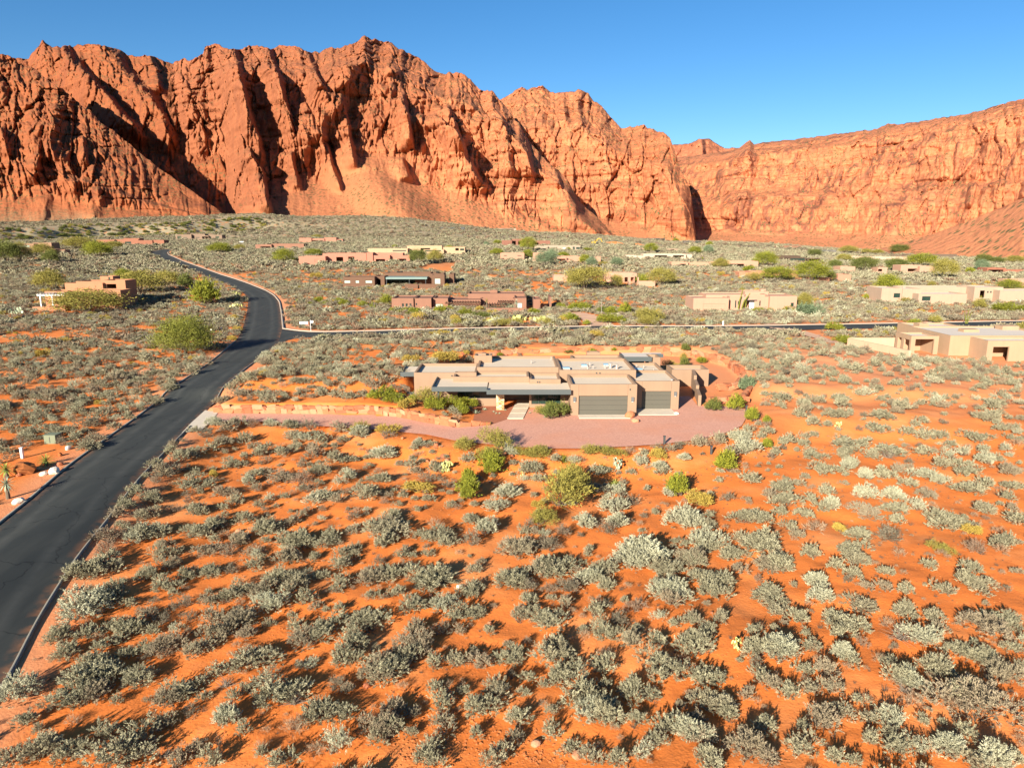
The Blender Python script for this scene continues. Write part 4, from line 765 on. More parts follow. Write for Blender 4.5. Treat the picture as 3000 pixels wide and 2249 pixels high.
near_dry = lots(2, 'dry', 55, 8, .20, .009, h=.6, irr=.4, upb=.8)
mid_sage = [shrub_mesh('foliage_mid', F_['sage'], 60, 9, .12, .045, h=.88, lobes=4, upb=.5, plume=.15) for i in range(6)]
mid_pale = [shrub_mesh('foliage_midpale', F_['pale'], 60, 9, .12, .045, h=.88, lobes=4, upb=.5, plume=.15) for i in range(2)]
mid_brush = [shrub_mesh('foliage_midbrush', F_['brush'], 56, 9, .14, .045, h=.8, lobes=4) for i in range(4)]
far_sage = [shrub_mesh('foliage_far', F_['sage'], 30, 5, .24, .13, h=.85, lobes=3) for i in range(4)]
far_brush = [shrub_mesh('foliage_farbrush', F_['brush'], 30, 5, .24, .13, h=.8, lobes=3) for i in range(2)]
twigs = [twig_mesh('branches', M['twig'], 26, .42, .010) for i in range(3)]
bush_m = {k: [shrub_mesh('foliage_'+k, F_[k], 420, 11, .055, .020 if k != 'olive' else .010, h=.92, lobes=4, irr=.4, spread=.6, plume=.15) for i in range(2)] for k in ('green', 'dark', 'yellow', 'olive', 'teal')}
crown_m = {k: [crown_mesh('crown_'+k, F_[k], 110, 85, .026, .8, seed=i*3+1) for i in range(3)] for k in ('green', 'dark', 'olive', 'teal')}
trunk_ms = [trunk_mesh('trunk', M['bark']) for i in range(3)]

# ------------------------------------------------------------------ where shrubs may not stand
KEEP = [o for o in SC.objects]
FOOT = []
for o in SC.objects:
    if o.parent and o.name.split('.')[0] in ('wall', 'roof', 'court_wall'):
        w = parent_world(o); b = np.array(o.bound_box); FOOT.append((w.x+b[:, 0].min(), w.x+b[:, 0].max(), w.y+b[:, 1].min(), w.y+b[:, 1].max()))
FOOT = np.array(FOOT)
TRACKS = [[G(a, b)[:2] for a, b in l] for l in ([(1690, 918), (1715, 920), (1775, 940), (1795, 956), (1730, 958), (1715, 938)], [(1240, 783), (1300, 770), (1330, 770), (1310, 795), (1255, 790)])]+[Ps([(2250, 960), (2330, 966), (2400, 983), (2480, 1018), (2425, 1016), (2370, 992), (2310, 974)])]
BOWL2 = [(-2, 79), (-10, 84), (-11, 92), (-6, 96), (-7, 111)]+BOWL[3:]
def blocked(x, y, pad=.5):
    m = inpoly(x, y, DRIVE) | inpoly(x, y, ROAD_R+ROAD_L[::-1]) | inpoly(x, y, FROAD) | inpoly(x, y, SIDE)
    m |= dline(x, y, ROAD_R) < pad+.2; m |= dline(x, y, ROAD_L) < pad+.2; m |= dline(x, y, SIDE_F) < pad+1.6; m |= dline(x, y, SIDE_N) < pad+2.6; m |= dline(x, y, FR) < pad+1.2; m |= dline(x, y, FL) < pad
    m |= dline(x, y, DRIVE+[DRIVE[0]]) < pad; m |= inpoly(x, y, BOWL2); m |= dline(x, y, BOWL2[6:14]) < 1.2; m |= dline(x, y, WALL_L) < 1.0+pad
    for t in TRACKS: m |= inpoly(x, y, t) | (dline(x, y, t+[t[0]]) < 2.0)
    for a, b, c, d in FOOT: m |= (x > a-1.2) & (x < b+1.2) & (y > c-2.5) & (y < d+1.0)
    m |= inpoly(x, y, Ps([(-60, 1385), (60, 1330), (150, 1300), (215, 1320), (190, 1375), (90, 1462), (-60, 1575)]))
    return m
def jitter(cell, y0, y1, dens, sizes):
    """points of a jittered grid inside the field of view, kept with probability dens(x, y)"""
    nx = int(2.1*y1/cell)+2; ny = int((y1-y0)/cell)+1
    X, Y = np.meshgrid((np.arange(nx)-nx/2)*cell, y0+np.arange(ny)*cell); X = (X+rng.uniform(-.5, .5, X.shape)*cell).ravel(); Y = (Y+rng.uniform(-.5, .5, Y.shape)*cell).ravel()
    k = (np.abs(X) < .80*Y+6) & (Y > y0); X, Y = X[k], Y[k]; k = rng.uniform(0, 1, len(X)) < dens(X, Y); X, Y = X[k], Y[k]; k = ~blocked(X, Y); X, Y = X[k], Y[k]
    return X, Y, np.exp(rng.normal(math.log(sizes[0]), sizes[1], len(X)))
def scatter(name, label, cat, X, Y, S, idx, meshes, sink=.04, zs=1.0):
    """one 'stuff' object: geometry nodes set the given plants on the given points"""
    Z = gz(X, Y)-sink*S; me = bpy.data.meshes.new(name); me.vertices.add(len(X)); me.vertices.foreach_set('co', np.stack([X, Y, Z], 1).astype(np.float32).ravel())
    for nm, typ, val in (('size', 'FLOAT', S), ('spin', 'FLOAT', rng.uniform(0, 6.28, len(X)))): me.attributes.new(nm, typ, 'POINT').data.foreach_set('value', val.astype(np.float32))
    me.attributes.new('pick', 'INT', 'POINT').data.foreach_set('value', idx.astype(np.int32)); me.update()
    o = link(bpy.data.objects.new(name, me)); src = bpy.data.collections.new(name+'_kinds')
    for i, mm in enumerate(meshes): src.objects.link(bpy.data.objects.new('%s_kind_%02d' % (name, i), mm))
    ng = bpy.data.node_groups.new(name, 'GeometryNodeTree'); ng.interface.new_socket('Geometry', in_out='INPUT', socket_type='NodeSocketGeometry'); ng.interface.new_socket('Geometry', in_out='OUTPUT', socket_type='NodeSocketGeometry')
    n = ng.nodes; l = ng.links; gi = n.new('NodeGroupInput'); go = n.new('NodeGroupOutput'); ip = n.new('GeometryNodeInstanceOnPoints'); ci = n.new('GeometryNodeCollectionInfo')
    ci.inputs['Collection'].default_value = src; ci.inputs['Separate Children'].default_value = True; ci.inputs['Reset Children'].default_value = True
    def at(nm, t): q = n.new('GeometryNodeInputNamedAttribute'); q.data_type = t; q.inputs['Name'].default_value = nm; return q.outputs[0]
    cx = n.new('ShaderNodeCombineXYZ'); l.new(at('spin', 'FLOAT'), cx.inputs[2]); cs = n.new('ShaderNodeCombineXYZ'); sz = at('size', 'FLOAT'); l.new(sz, cs.inputs[0]); l.new(sz, cs.inputs[1]); mz = n.new('ShaderNodeMath'); mz.operation = 'MULTIPLY'; mz.inputs[1].default_value = zs; l.new(sz, mz.inputs[0]); l.new(mz.outputs[0], cs.inputs[2])
    mp = n.new('GeometryNodeMeshToPoints'); l.new(gi.outputs[0], mp.inputs[0]); l.new(mp.outputs[0], ip.inputs['Points']); l.new(ci.outputs[0], ip.inputs['Instance']); ip.inputs['Pick Instance'].default_value = True
    l.new(at('pick', 'INT'), ip.inputs['Instance Index']); l.new(cx.outputs[0], ip.inputs['Rotation']); l.new(cs.outputs[0], ip.inputs['Scale']); l.new(ip.outputs[0], go.inputs[0])
    md = o.modifiers.new('scatter', 'NODES'); md.node_group = ng; return tag(o, label, cat, None, 'stuff')

# ------------------------------------------------------------------ sagebrush of the foreground: measured positions (picture columns, rows, width) and what fills in between
PLACED = []     # (px, py of the foot, width px, kind)
def tile(x0, y0, sc, items, kind='sage'):
    for it in items:
        k = it[3] if len(it) > 3 else kind; PLACED.append((x0+it[0]/sc, y0+(it[1]+.30*it[2])/sc, it[2]/sc, k))
tile(0, 1500, 1.843, [(780,90,160),(590,120,150,'brush'),(600,190,120,'brush'),(385,290,170),(560,260,180),(440,470,250,'pale'),(600,410,180),(790,325,120),(880,215,120),(930,265,110),(910,360,130),(1010,320,110),(1130,300,120),(1120,190,110),(1030,100,120),(1160,55,110),(1440,60,150),(1610,130,190),(1570,210,150),(1290,130,110),(1240,200,100,'brush'),(1370,280,90),(1780,130,130),(1890,200,130),(1820,270,110),(2030,60,140),(2080,140,100),(2000,320,150),(2110,330,100),(1740,335,80),(1600,330,140),(1490,330,150),(1300,400,130),(1400,400,140),(1470,470,150,'pale'),(1560,400,110),(1640,460,110),(1220,450,120),(1110,470,80),(1010,480,90,'brush'),(940,500,70,'brush'),(800,550,90),(900,560,90,'brush'),(1030,550,90,'brush'),(1150,560,120),(1290,560,190),(1180,640,150),(1320,640,100),(590,610,90),(680,610,140),(480,640,120),(330,660,140),(370,740,140),(540,720,90),(640,680,100),(740,600,120),(830,640,80),(680,760,90),(790,720,90),(910,720,150),(1050,720,140),(500,780,150),(460,850,260),(550,830,180),(400,960,200),(520,950,170),(740,860,180),(980,910,170),(920,980,150),(1180,840,110),(1350,750,220),(1510,880,260),(1520,960,130),(1740,600,200),(1660,660,140),(1600,600,100),(2000,580,200),(1880,680,150),(1860,760,150),(2050,820,220),(2180,760,140),(1740,1040,200),(1850,1060,130),(1190,1090,170,'pale'),(1320,1150,80),(1590,1130,130,'dry'),(210,1240,250),(380,1260,180),(700,1240,310),(590,1180,130),(880,1120,110),(90,930,200,'pale'),(1060,1260,110),(1160,1320,140),(1800,1250,150,'pale'),(1400,1290,80),(1500,1320,140),(2100,1170,170),(2130,1050,130),(790,1010,44),(950,1340,120)])
tile(1100, 1600, 2.212, [(380,150,260),(640,260,110),(860,190,180),(980,240,110,'brush'),(1110,100,200),(1370,180,160,'pale'),(1260,250,120,'brush'),(1490,240,110),(1490,150,160),(1870,110,180),(1910,250,240,'pale'),(1640,50,160,'pale'),(2060,60,160),(2150,200,120),(210,350,170),(440,360,150,'pale'),(640,410,160),(510,440,120),(930,450,130),(1120,420,240),(1240,350,120),(1010,340,120),(1460,360,130,'brush'),(1430,410,120),(1500,520,170),(1590,460,130,'brush'),(1690,370,150,'brush'),(1920,330,150),(1930,490,90),(2050,470,110),(2160,520,110),(1830,580,150),(1660,590,140),(2070,620,200),(280,610,210),(170,700,130),(50,770,220),(390,740,130),(520,730,150),(660,740,130),(430,520,120,'brush'),(550,540,90),(890,690,180),(1180,640,260),(1450,760,160),(1480,700,100,'brush'),(1860,750,260),(1200,800,220),(1000,850,100),(780,900,170),(970,940,90),(1080,890,80),(880,830,90,'brush'),(1330,920,260),(1660,910,190),(1790,960,140),(1960,720,110,'dry'),(2120,850,150),(2150,960,120),(420,1010,170),(660,1010,200),(240,1070,90),(130,1010,80),(560,930,80),(60,1150,220),(230,1190,90),(440,1110,170),(390,1310,200),(930,1090,180),(1150,1050,90),(1500,1060,220),(1400,1040,200,'pale'),(1700,1100,130),(1140,1170,120),(820,1330,180),(1270,1280,120),(1400,1330,150),(1540,1350,140),(1900,1130,180),(2050,1190,220,'pale'),(1820,1230,160),(2130,1330,150),(650,1200,110),(900,1230,110)])
tile(2000, 1650, 2.212, [(900,90,190,'pale'),(880,180,160,'pale'),(1200,140,90),(1310,150,110),(1430,160,110),(1840,80,150),(1970,130,180),(1700,150,140),(560,160,230),(240,70,260),(620,270,160),(740,330,150),(1120,240,200),(1080,360,260),(970,330,100),(1440,280,170),(1620,320,150),(1950,330,300),(2100,340,220),(60,340,110),(160,440,110),(240,330,120),(120,540,150),(640,520,300,'pale'),(500,550,170),(820,510,140),(1000,550,170,'pale'),(1090,610,110),(1000,430,120),(1160,500,90,'brush'),(1310,370,110,'dry'),(1550,440,200,'pale'),(1780,530,180),(1960,580,180),(2160,540,120),(480,640,110,'brush'),(800,680,110),(930,680,150),(820,790,130),(950,780,140),(240,720,140),(90,720,110),(580,750,140),(680,820,130),(500,720,140),(220,860,270),(300,980,140),(1380,690,180),(1470,740,190,'pale'),(1330,620,100),(1680,650,240),(2080,700,200),(2180,680,110),(1900,880,420),(1760,830,160),(430,830,100),(900,960,180),(1030,940,140),(920,1020,130),(1240,970,150),(1340,1000,170,'pale'),(500,1010,180),(1560,1010,90),(1680,1020,60),(1830,1070,130),(1220,1120,120),(750,1170,190),(420,1170,240),(560,1230,170),(1000,1240,150),(1090,1270,100),(100,1080,190),(180,1260,180),(60,1000,150),(1400,1140,200),(1550,1180,170,'pale'),(1730,1170,230,'pale'),(1990,1200,260,'pale'),(1900,1280,200),(2150,1230,140),(1460,860,150,'dry')])
tile(2000, 1100, 2.212, [(640,120,130),(780,210,90),(840,290,110),(1000,230,140),(1030,170,110),(1300,220,170),(1430,190,110),(1250,310,150),(1070,390,200),(1180,430,100),(1050,460,150),(860,480,150),(1340,440,210),(1550,380,120),(1660,370,120),(1450,350,110),(1550,480,110),(1810,490,90,'pale'),(1900,370,160),(1830,590,150),(1660,560,120),(1550,600,170,'pale'),(1670,670,110,'pale'),(1060,560,130,'pale'),(910,590,150),(1160,620,130,'pale'),(1300,620,130),(1390,600,90),(1450,690,110),(1580,740,140),(1850,690,200),(1960,690,110),(2120,690,130),(2120,590,130),(1950,840,140),(2110,770,100),(2140,900,160),(660,700,170),(450,660,120),(750,690,90),(560,760,100),(680,790,180),(830,790,90),(920,740,110),(1180,750,150,'pale'),(1330,740,170,'pale'),(1370,830,170),(1180,830,210),(980,820,150,'pale'),(900,850,120),(780,870,130),(1380,920,110),(1520,840,110,'pale'),(1690,890,230),(1800,930,140),(500,890,180),(620,870,110),(400,900,170),(290,780,100,'brush'),(840,950,160,'dry'),(1130,1000,160),(740,1020,90),(1010,980,90,'yellow'),(1380,1010,220,'brush'),(1080,1090,220),(1100,1170,160),(840,1140,130),(500,1050,260),(370,1040,110),(300,1130,150),(620,1180,200),(1880,990,110,'yellow'),(2080,1050,170),(1690,1100,140,'olive'),(1930,1110,140,'brush'),(150,1040,200,'pale'),(60,930,160,'pale'),(60,1160,170)])
tile(1000, 1200, 1.7015, [(110,95,130,'pale'),(240,190,140,'pale'),(400,110,120,'olive'),(600,150,130,'olive'),(720,200,130,'olive'),(940,195,120,'olive'),(840,195,60,'pale'),(1150,255,60,'pale'),(950,275,110),(620,240,70),(45,310,90,'pale'),(200,325,110),(105,405,130),(440,325,110,'brush'),(540,360,90,'brush'),(840,370,150,'pale'),(770,465,110,'pale'),(650,530,90),(740,570,130,'pale'),(1230,540,120,'pale'),(1350,470,120,'pale'),(1390,530,130,'pale'),(1330,580,100,'brush'),(1100,590,90,'brush'),(1440,650,300,'pale'),(1450,720,160,'pale'),(1410,450,110,'brush'),(1640,400,90,'pale'),(1690,510,170,'pale'),(1820,560,100),(1815,650,130),(1760,720,120),(1940,690,130),(2010,180,120,'pale'),(1980,125,90,'pale'),(1600,260,90,'pale'),(1600,300,80),(1250,370,110),(1490,250,70,'pale'),(215,545,210),(500,590,130),(220,640,90),(270,520,90),(530,640,100),(410,610,100),(650,640,110,'brush'),(860,670,170),(1020,660,90,'brush'),(1050,670,110,'brush'),(460,790,210),(150,810,130),(250,810,80),(660,790,70),(1050,750,190),(840,820,150),(1210,820,110),(1310,780,100),(930,850,80,'brush'),(1130,870,110,'brush'),(1320,870,80),(1640,870,190,'pale'),(1610,760,160),(1780,800,140),(1870,860,160),(2080,640,150),(2130,740,160),(650,890,110),(45,520,90,'brush'),(300,420,60)])
tile(0, 1000, 2.212, [(980,370,120),(1070,280,120),(1170,245,90),(1240,190,90),(1330,130,80),(840,480,80),(740,550,80),(560,650,150),(610,600,120),(400,650,80,'brush'),(310,650,90),(150,650,110,'brush'),(560,510,130),(650,470,110),(350,540,160),(180,570,120),(500,420,140),(330,360,110),(210,410,110),(40,430,90),(390,310,130),(290,300,130),(160,330,130),(240,220,110),(700,330,130),(620,270,110),(900,280,90,'brush'),(750,240,110),(1070,140,90),(950,110,100),(1440,360,130),(1370,420,90,'pale'),(1580,310,130),(1640,230,90),(1560,250,100),(1520,290,90),(1740,80,80,'pale'),(1870,60,150),(1840,370,150),(1730,370,110),(1930,230,130),(1660,480,90,'pale'),(1400,510,110,'pale'),(1320,580,130,'brush'),(1430,620,130),(1490,550,110),(1600,620,110),(1880,600,120),(2080,630,110),(2040,720,110),(1700,700,100),(1670,720,80),(1820,720,90),(1380,680,90),(1280,700,130),(1160,740,110),(1090,660,70),(1100,700,90),(1070,820,150),(1220,890,150),(980,780,90),(900,860,50),(1010,890,80,'brush'),(1000,1000,130),(890,960,110),(770,1040,120),(720,1090,100),(930,1220,200,'pale'),(930,1110,130),(700,1250,160,'brush'),(1120,1080,90,'brush'),(1280,1080,130),(1210,1020,80,'brush'),(1450,960,130),(1540,1020,110),(1660,830,130),(1500,780,120),(1820,850,180),(2060,830,130),(1950,880,130,'brush'),(2050,985,160,'pale'),(1850,1000,60),(1670,1050,70),(1900,1160,90),(2000,1090,60),(1740,1180,140),(1600,1140,110),(1560,1270,110),(1390,1170,110),(1320,1230,110),(1930,1260,170),(2140,1250,110),(1450,1120,60)])
PLACED += [(1130, 1125, 40, 'sage'), (1152, 1142, 36, 'brush'), (1100, 1160, 40, 'sage'), (1180, 1108, 44, 'sage'), (1212, 1092, 40, 'sage'), (1160, 1098, 44, 'brush'), (1085, 1135, 44, 'sage'), (1060, 1165, 40, 'sage'), (1105, 1110, 40, 'sage'), (1136, 1165, 30, 'pale'), (1172, 1150, 34, 'brush'), (1205, 1118, 34, 'sage'), (1020, 1170, 40, 'sage'), (985, 1165, 44, 'sage'), (2060, 1140, 30, 'pale'), (2115, 1148, 24, 'brush'), (2030, 1115, 34, 'pale'), (2216, 1170, 26, 'pale'), (2090, 1075, 30, 'pale'), (2240, 1190, 26, 'sage'), (2150, 1100, 26, 'brush'), (1065,1268,70,'olive'),(1225,1264,70,'olive'),(1285,1282,30,'pale'),(1345,1302,80,'olive'),(1422,1338,80,'olive'),(1500,1330,40,'pale'),(1565,1334,80,'olive'),(1722,1328,56,'olive'),(1778,1332,76,'olive'),(1840,1328,40,'dry'),(1882,1334,30,'sage'),(1932,1322,40,'brush'),(1992,1316,40,'brush'),(2042,1308,50,'sage'),(2078,1304,50,'dry'),(2112,1296,50,'sage'),(2168,1286,66,'pale'),(2192,1318,76,'pale'),(2244,1272,40,'sage'),(960,1262,60,'pale'),(905,1256,50,'brush'),(850,1252,60,'sage'),(790,1248,50,'pale'),(740,1252,40,'brush'),(1000,1268,50,'sage'),(690,1248,44,'sage'),(1130,1284,40,'brush'),(1180,1278,44,'sage'),(1460,1345,40,'brush'),(1625,1350,34,'sage'),(1690,1352,40,'dry'),(2010,1345,44,'pale'),(2140,1330,44,'sage')]

near = {'X': [], 'Y': [], 'S': [], 'K': []}
for px, py, w, k in PLACED:
    x, y, z = G(px, py, 400); d = proj(x, y, z)[2]
    w0 = w*d/CF*1.2; near_r = float(dline(np.array([x]), np.array([y]), ROAD_R)[0]); inr = bool(inpoly(np.array([x]), np.array([y]), ROAD_R+ROAD_L[::-1])[0])
    if px < 900 and (inr or near_r < w0*.42): x += (w0*.42+(near_r if inr else -near_r)) if near_r < 2.5 else 0
    if blocked(np.array([x]), np.array([y]), -.35)[0]: continue
    near['X'].append(x); near['Y'].append(y); near['S'].append(w*d/CF*(1.06 if px < 1900 or py > 1900 else .98)); near['K'].append(k)
npl = len(near['X']); PX, PYY, PS = np.array(near['X']), np.array(near['Y']), np.array(near['S'])
def dens_near(x, y):
    s = x/np.maximum(y, 1); n = fbm(x/6, y/6, 3, 51); k = ss(.33, .58, n)
    base = np.where(y < 64, .60, .66); base = np.where((s > .12) & (y < 82), .30, base); base = np.where(y > 84, .62, base); base = np.where((x < -33) & (y < 110), .62, base)
    base = np.where((s > .3) & (y > 66) & (y < 120), .44+.3*ss(70, 120, y), base)
    return base*(.35+.9*k)
X, Y, S = jitter(1.15, 15, 128, dens_near, (1.08, .30))
dm = np.full(len(X), 9.0)
for i in range(npl): dm = np.minimum(dm, np.hypot(X-PX[i], (Y-PYY[i])*.8)-PS[i]*.55)
k = dm > S*.30; X, Y, S = X[k], Y[k], S[k]
S = np.where((Y < 64), S*.70, S*.92)
kinds = rng.choice(['sage', 'sage', 'sage', 'sage', 'brush', 'brush', 'pale', 'dry', 'yellow'], len(X), p=[.2, .2, .16, .1, .13, .08, .07, .04, .02])
kinds = np.where((kinds == 'yellow') & (Y < 48), 'sage', kinds)
for a, b, c, d in zip(X, Y, S, kinds): near['X'].append(a); near['Y'].append(b); near['S'].append(c); near['K'].append(d)
NX, NY, NS, NK = map(np.array, (near['X'], near['Y'], near['S'], near['K'])); NZ = gz(NX, NY)
ND = proj(NX, NY, NZ)[2]; VIS = NS/ND*CF; ppx, ppy, _ = proj(NX, NY, NZ); infr = (ppx > -40) & (ppx < 3040) & (ppy < 2290)
rank = np.argsort(-np.where(infr, VIS, 0))
BIG = {'sage': big_sage, 'pale': big_pale}
SRC = {'sage': near_sage, 'pale': near_pale, 'brush': near_brush, 'dry': near_dry, 'yellow': bush_m['yellow'], 'olive': bush_m['olive']}
# ------------------------------------------------------------------ the 300 largest shrubs one by one
LAND2 = [(700, 1560, 'the cracked red rock'), (430, 1100, 'the orange left boulder'), (147, 1290, 'the green utility box'), (66, 1330, 'the white marker post'), (1345, 1721, 'the white cracked rock'), (1312, 1370, 'the bank prickly pear'), (1640, 1440, 'the big olive shrub'), (1800, 1410, 'the yellow-green yucca'), (1990, 1430, 'the green bush on the sand'), (2456, 1245, 'the yellow prickly pear'), (2158, 1880, 'the lower prickly pear'), (2640, 1870, 'the fallen grey branches'), (2650, 2025, 'the bleached shrub'), (660, 2010, 'the arching dead shrub'), (860, 2060, 'the dark dead shrub'), (1420, 2150, 'the orange rubble'), (1690, 2215, 'the half-buried rock'), (1435, 1826, 'the dark stone'), (1075, 2010, 'the flat orange rock'), (480, 2215, 'the dead twigs'), (2905, 1862, 'the small white stone'), (590, 1240, 'the driveway apron'), (2085, 1795, 'the small tan stone'), (2600, 1340, 'the pale leafless shrub'), (230, 1640, 'the lower road kerb'), (400, 1400, 'the middle road kerb'), (1020, 1290, 'the lower drive edge'), (2200, 1260, 'the right drive end'), (2850, 1500, 'the open sand at right'), (1200, 1500, 'the stony strip')]
def where2(px, py):
    x, y, t = min(LAND2, key=lambda q: math.hypot(q[0]-px, 1.3*(q[1]-py))); dx, dy = px-x, (py-y)*1.3
    r = ('right of' if dx > 0 else 'left of') if abs(dx) > abs(dy) else ('in front of' if dy > 0 else 'behind')
    return r+' '+t, math.hypot(dx, dy)
ADJ = {'sage': ('grey-green sagebrush', 'sagebrush', 'shrub'), 'pale': ('pale silvery sagebrush', 'pale_sagebrush', 'shrub'), 'brush': ('dark grey-brown blackbrush', 'blackbrush', 'shrub'), 'dry': ('dry tan leafless shrub', 'dry_shrub', 'shrub'), 'yellow': ('yellow-flowered rabbitbrush', 'rabbitbrush', 'shrub'), 'olive': ('tall olive-green feathery shrub', 'feathery_shrub', 'shrub')}
def sizew(w): return 'large' if w > 105 else ('medium' if w > 70 else 'small')
cnt = {}; single = set(); lab_used = {}
for i in rank:
    if not infr[i]: continue
    k = NK[i]; cnt[k] = cnt.get(k, 0)
    if cnt[k] >= 290 or (VIS[i] < 44 and i >= npl) or sum(cnt.values()) >= 560: continue
    cnt[k] += 1; single.add(i)
ROT = rng.uniform(0, 6.28, len(NX)); PICK = rng.integers(0, 1000, len(NX))
for i in sorted(single, key=lambda q: (ppx[q])):
    adj, nm, cat = ADJ[NK[i]]; src = BIG.get(NK[i], SRC[NK[i]]) if NS[i] > 1.35 else SRC[NK[i]]; me = src[PICK[i] % len(src)]; s = float(NS[i])
    o = link(bpy.data.objects.new(nm, me)); o.location = (NX[i], NY[i], NZ[i]-.05*s); o.rotation_euler = (0, 0, ROT[i]); o.scale = (s*(.9+.2*(PICK[i] % 7)/6), s, s*(.78+.35*(PICK[i] % 11)/10)*min(1.0, (1.5/s)**.5))
    b = link(bpy.data.objects.new('branches', twigs[PICK[i] % 3])); b.parent = o
    wh, ds = where2(ppx[i], ppy[i]-VIS[i]*.3); lab_used.setdefault('%s %s %s' % (sizew(VIS[i]), adj, wh), []).append((ds, o)); o['category'] = cat; o['group'] = {'sage': 'sagebrush on the sand', 'pale': 'pale sagebrush on the sand', 'brush': 'blackbrush on the sand', 'dry': 'dry shrubs on the sand', 'yellow': 'rabbitbrush on the sand', 'olive': 'feathery shrubs below the drive'}[NK[i]]
NTH = ['nearest', 'second nearest', 'third nearest', 'fourth nearest', 'fifth nearest', 'sixth nearest', 'seventh nearest', 'eighth nearest', 'ninth nearest', 'tenth nearest']
for l, os_ in lab_used.items():
    os_.sort(key=lambda q: q[0])
    for j, (ds, o) in enumerate(os_): tag(o, l) if len(os_) == 1 else tag(o, '%s, %s to it' % (l, NTH[j] if j < 10 else 'far') if j < 10 else l+', farthest group')
rest = np.array([i for i in range(len(NX)) if i not in single])
allm = near_sage+near_pale+near_brush+near_dry+bush_m['yellow']+bush_m['olive']; off = {'sage': (0, 8), 'pale': (8, 3), 'brush': (11, 4), 'dry': (15, 2), 'yellow': (17, 2), 'olive': (19, 2)}
idx = np.array([off[NK[i]][0]+PICK[i] % off[NK[i]][1] for i in rest])
scatter('desert_scrub', 'grey-green and brown scrub filling the sand between the larger shrubs', 'scrub', NX[rest], NY[rest], NS[rest], idx, allm, .05)
# twigs, grass tufts and pebbles lying between
X, Y, S = jitter(.75, 16, 70, lambda x, y: .55*ss(.36, .6, fbm(x/4, y/4, 3, 77))*(x > -34), (.34, .4)); k = rng.integers(0, 2, len(X))
scatter('dry_grass', 'small dry grass tufts and bare twigs on the orange sand', 'grass', X, Y, S, k*1, [near_dry[0], twigs[0], near_dry[1]])
# middle distance
def dens_mid(x, y):
    s = x/y; n = fbm(x/14, y/14, 3, 61); b = .88*(.40+.8*ss(.32, .50, n))*(1-.40*ss(.57, .66, fbm(x/30+5, y/22, 3, 71))); b = np.where(s < -.36, b*1.05, b); return b*(1-.0*y)
X, Y, S = jitter(1.45, 126, 300, dens_mid, (1.36, .32)); kk = rng.choice(16, len(X), p=[.080]*6+[.04]*2+[.09]*4+[.02]*4)
scatter('sagebrush_flat', 'grey-green sagebrush covering the flat between the houses', 'scrub', X, Y, S, kk, mid_sage+mid_pale+mid_brush+[bush_m['yellow'][0], bush_m['olive'][0], near_dry[0], near_dry[1]], .06, .85)
X, Y, S = jitter(2.2, 300, 640, lambda x, y: .74*(.5+.7*ss(.3, .55, fbm(x/25, y/25, 3, 63))), (2.0, .28)); kk = rng.choice(6, len(X), p=[.2]*4+[.1]*2)
scatter('far_sagebrush', 'far grey-green sagebrush covering the rising valley floor', 'scrub', X, Y, S, kk, far_sage+far_brush, .06, .8)
X, Y, S = jitter(5.0, 640, 1060, lambda x, y: .55*(.4+.8*ss(.3, .6, fbm(x/40, y/40, 3, 65))), (2.6, .3)); kk = rng.choice(6, len(X), p=[.15]*4+[.2]*2)
scatter('distant_scrub', 'distant scrub on the fan at the foot of the cliffs', 'scrub', X, Y, S, kk, far_sage+far_brush, .06, .7)
# dark brush along the wash bank at left
n = 520; s = rng.uniform(-.78, -.34, n); edge = 640+(s+.75)*620+60*(fbm(s*9, s*0+1.3, 3, 5)-.5); Y = edge+rng.uniform(-22, 34, n); X = s*Y
scatter('wash_brush', 'dark brush along the shaded wash bank below the left hill', 'brush', X, Y, rng.uniform(2.5, 6, n), rng.integers(0, 4, n), bush_m['dark']+bush_m['olive'], .05, .8)

# ------------------------------------------------------------------ trees and garden bushes
LAND = [(240, 905, 'the terracotta adobe house'), (120, 735, 'the timber tower house'), (385, 712, 'the long red-brown garage house'), (585, 700, 'the brown modern house'), (545, 1010, 'the big juniper'), (620, 760, 'the far road bend'), (820, 728, 'the low reddish house'), (940, 708, 'the salmon pink house'), (1030, 765, 'the long pink-brown house'), (1220, 735, 'the long cream house'), (1165, 835, 'the dark brown teal-canopy house'), (1390, 905, 'the timber pergola house'), (1540, 715, 'the brown three-garage house'), (1640, 730, 'the pale narrow-window house'), (1585, 765, 'the long pink house'), (1930, 758, 'the white modern house'), (1940, 735, 'the low tan garage house'), (1760, 826, 'the pink white-post house'), (2185, 908, 'the pale pink cactus house'), (2080, 782, 'the white-veranda pink house'), (2330, 765, 'the dark timber house'), (2290, 815, 'the half-hidden red-brown house'), (2570, 762, 'the tiny-window pink house'), (2600, 797, 'the arched-entry pink house'), (2475, 820, 'the brick-pink walls'), (2720, 755, 'the long dark flat roof'), (2920, 796, 'the far red-brown house'), (2960, 830, 'the pink walled house'), (2790, 885, 'the long pale tan house'), (2800, 1030, 'the tan porch house'), (1740, 935, 'the pale driveway'), (1200, 1150, 'the left end of the main house'), (1600, 1230, 'the entry walk'), (2050, 1120, 'the wing wall'), (2140, 1230, 'the right end of the gravel drive'), (1500, 1300, 'the lower edge of the gravel drive')]
PL = []
def where(px, py):
    x, y, t = min(LAND, key=lambda q: math.hypot((q[0]-px), 2.2*(q[1]-py))); dx, dy = px-x, py-y
    if abs(dx) > 2.0*abs(dy)+28: r = 'right of' if dx > 0 else 'left of'
    elif dy > 4: r = 'in front of'
    elif dy < -4: r = 'behind'
    else: r = 'beside'
    return r+' '+t
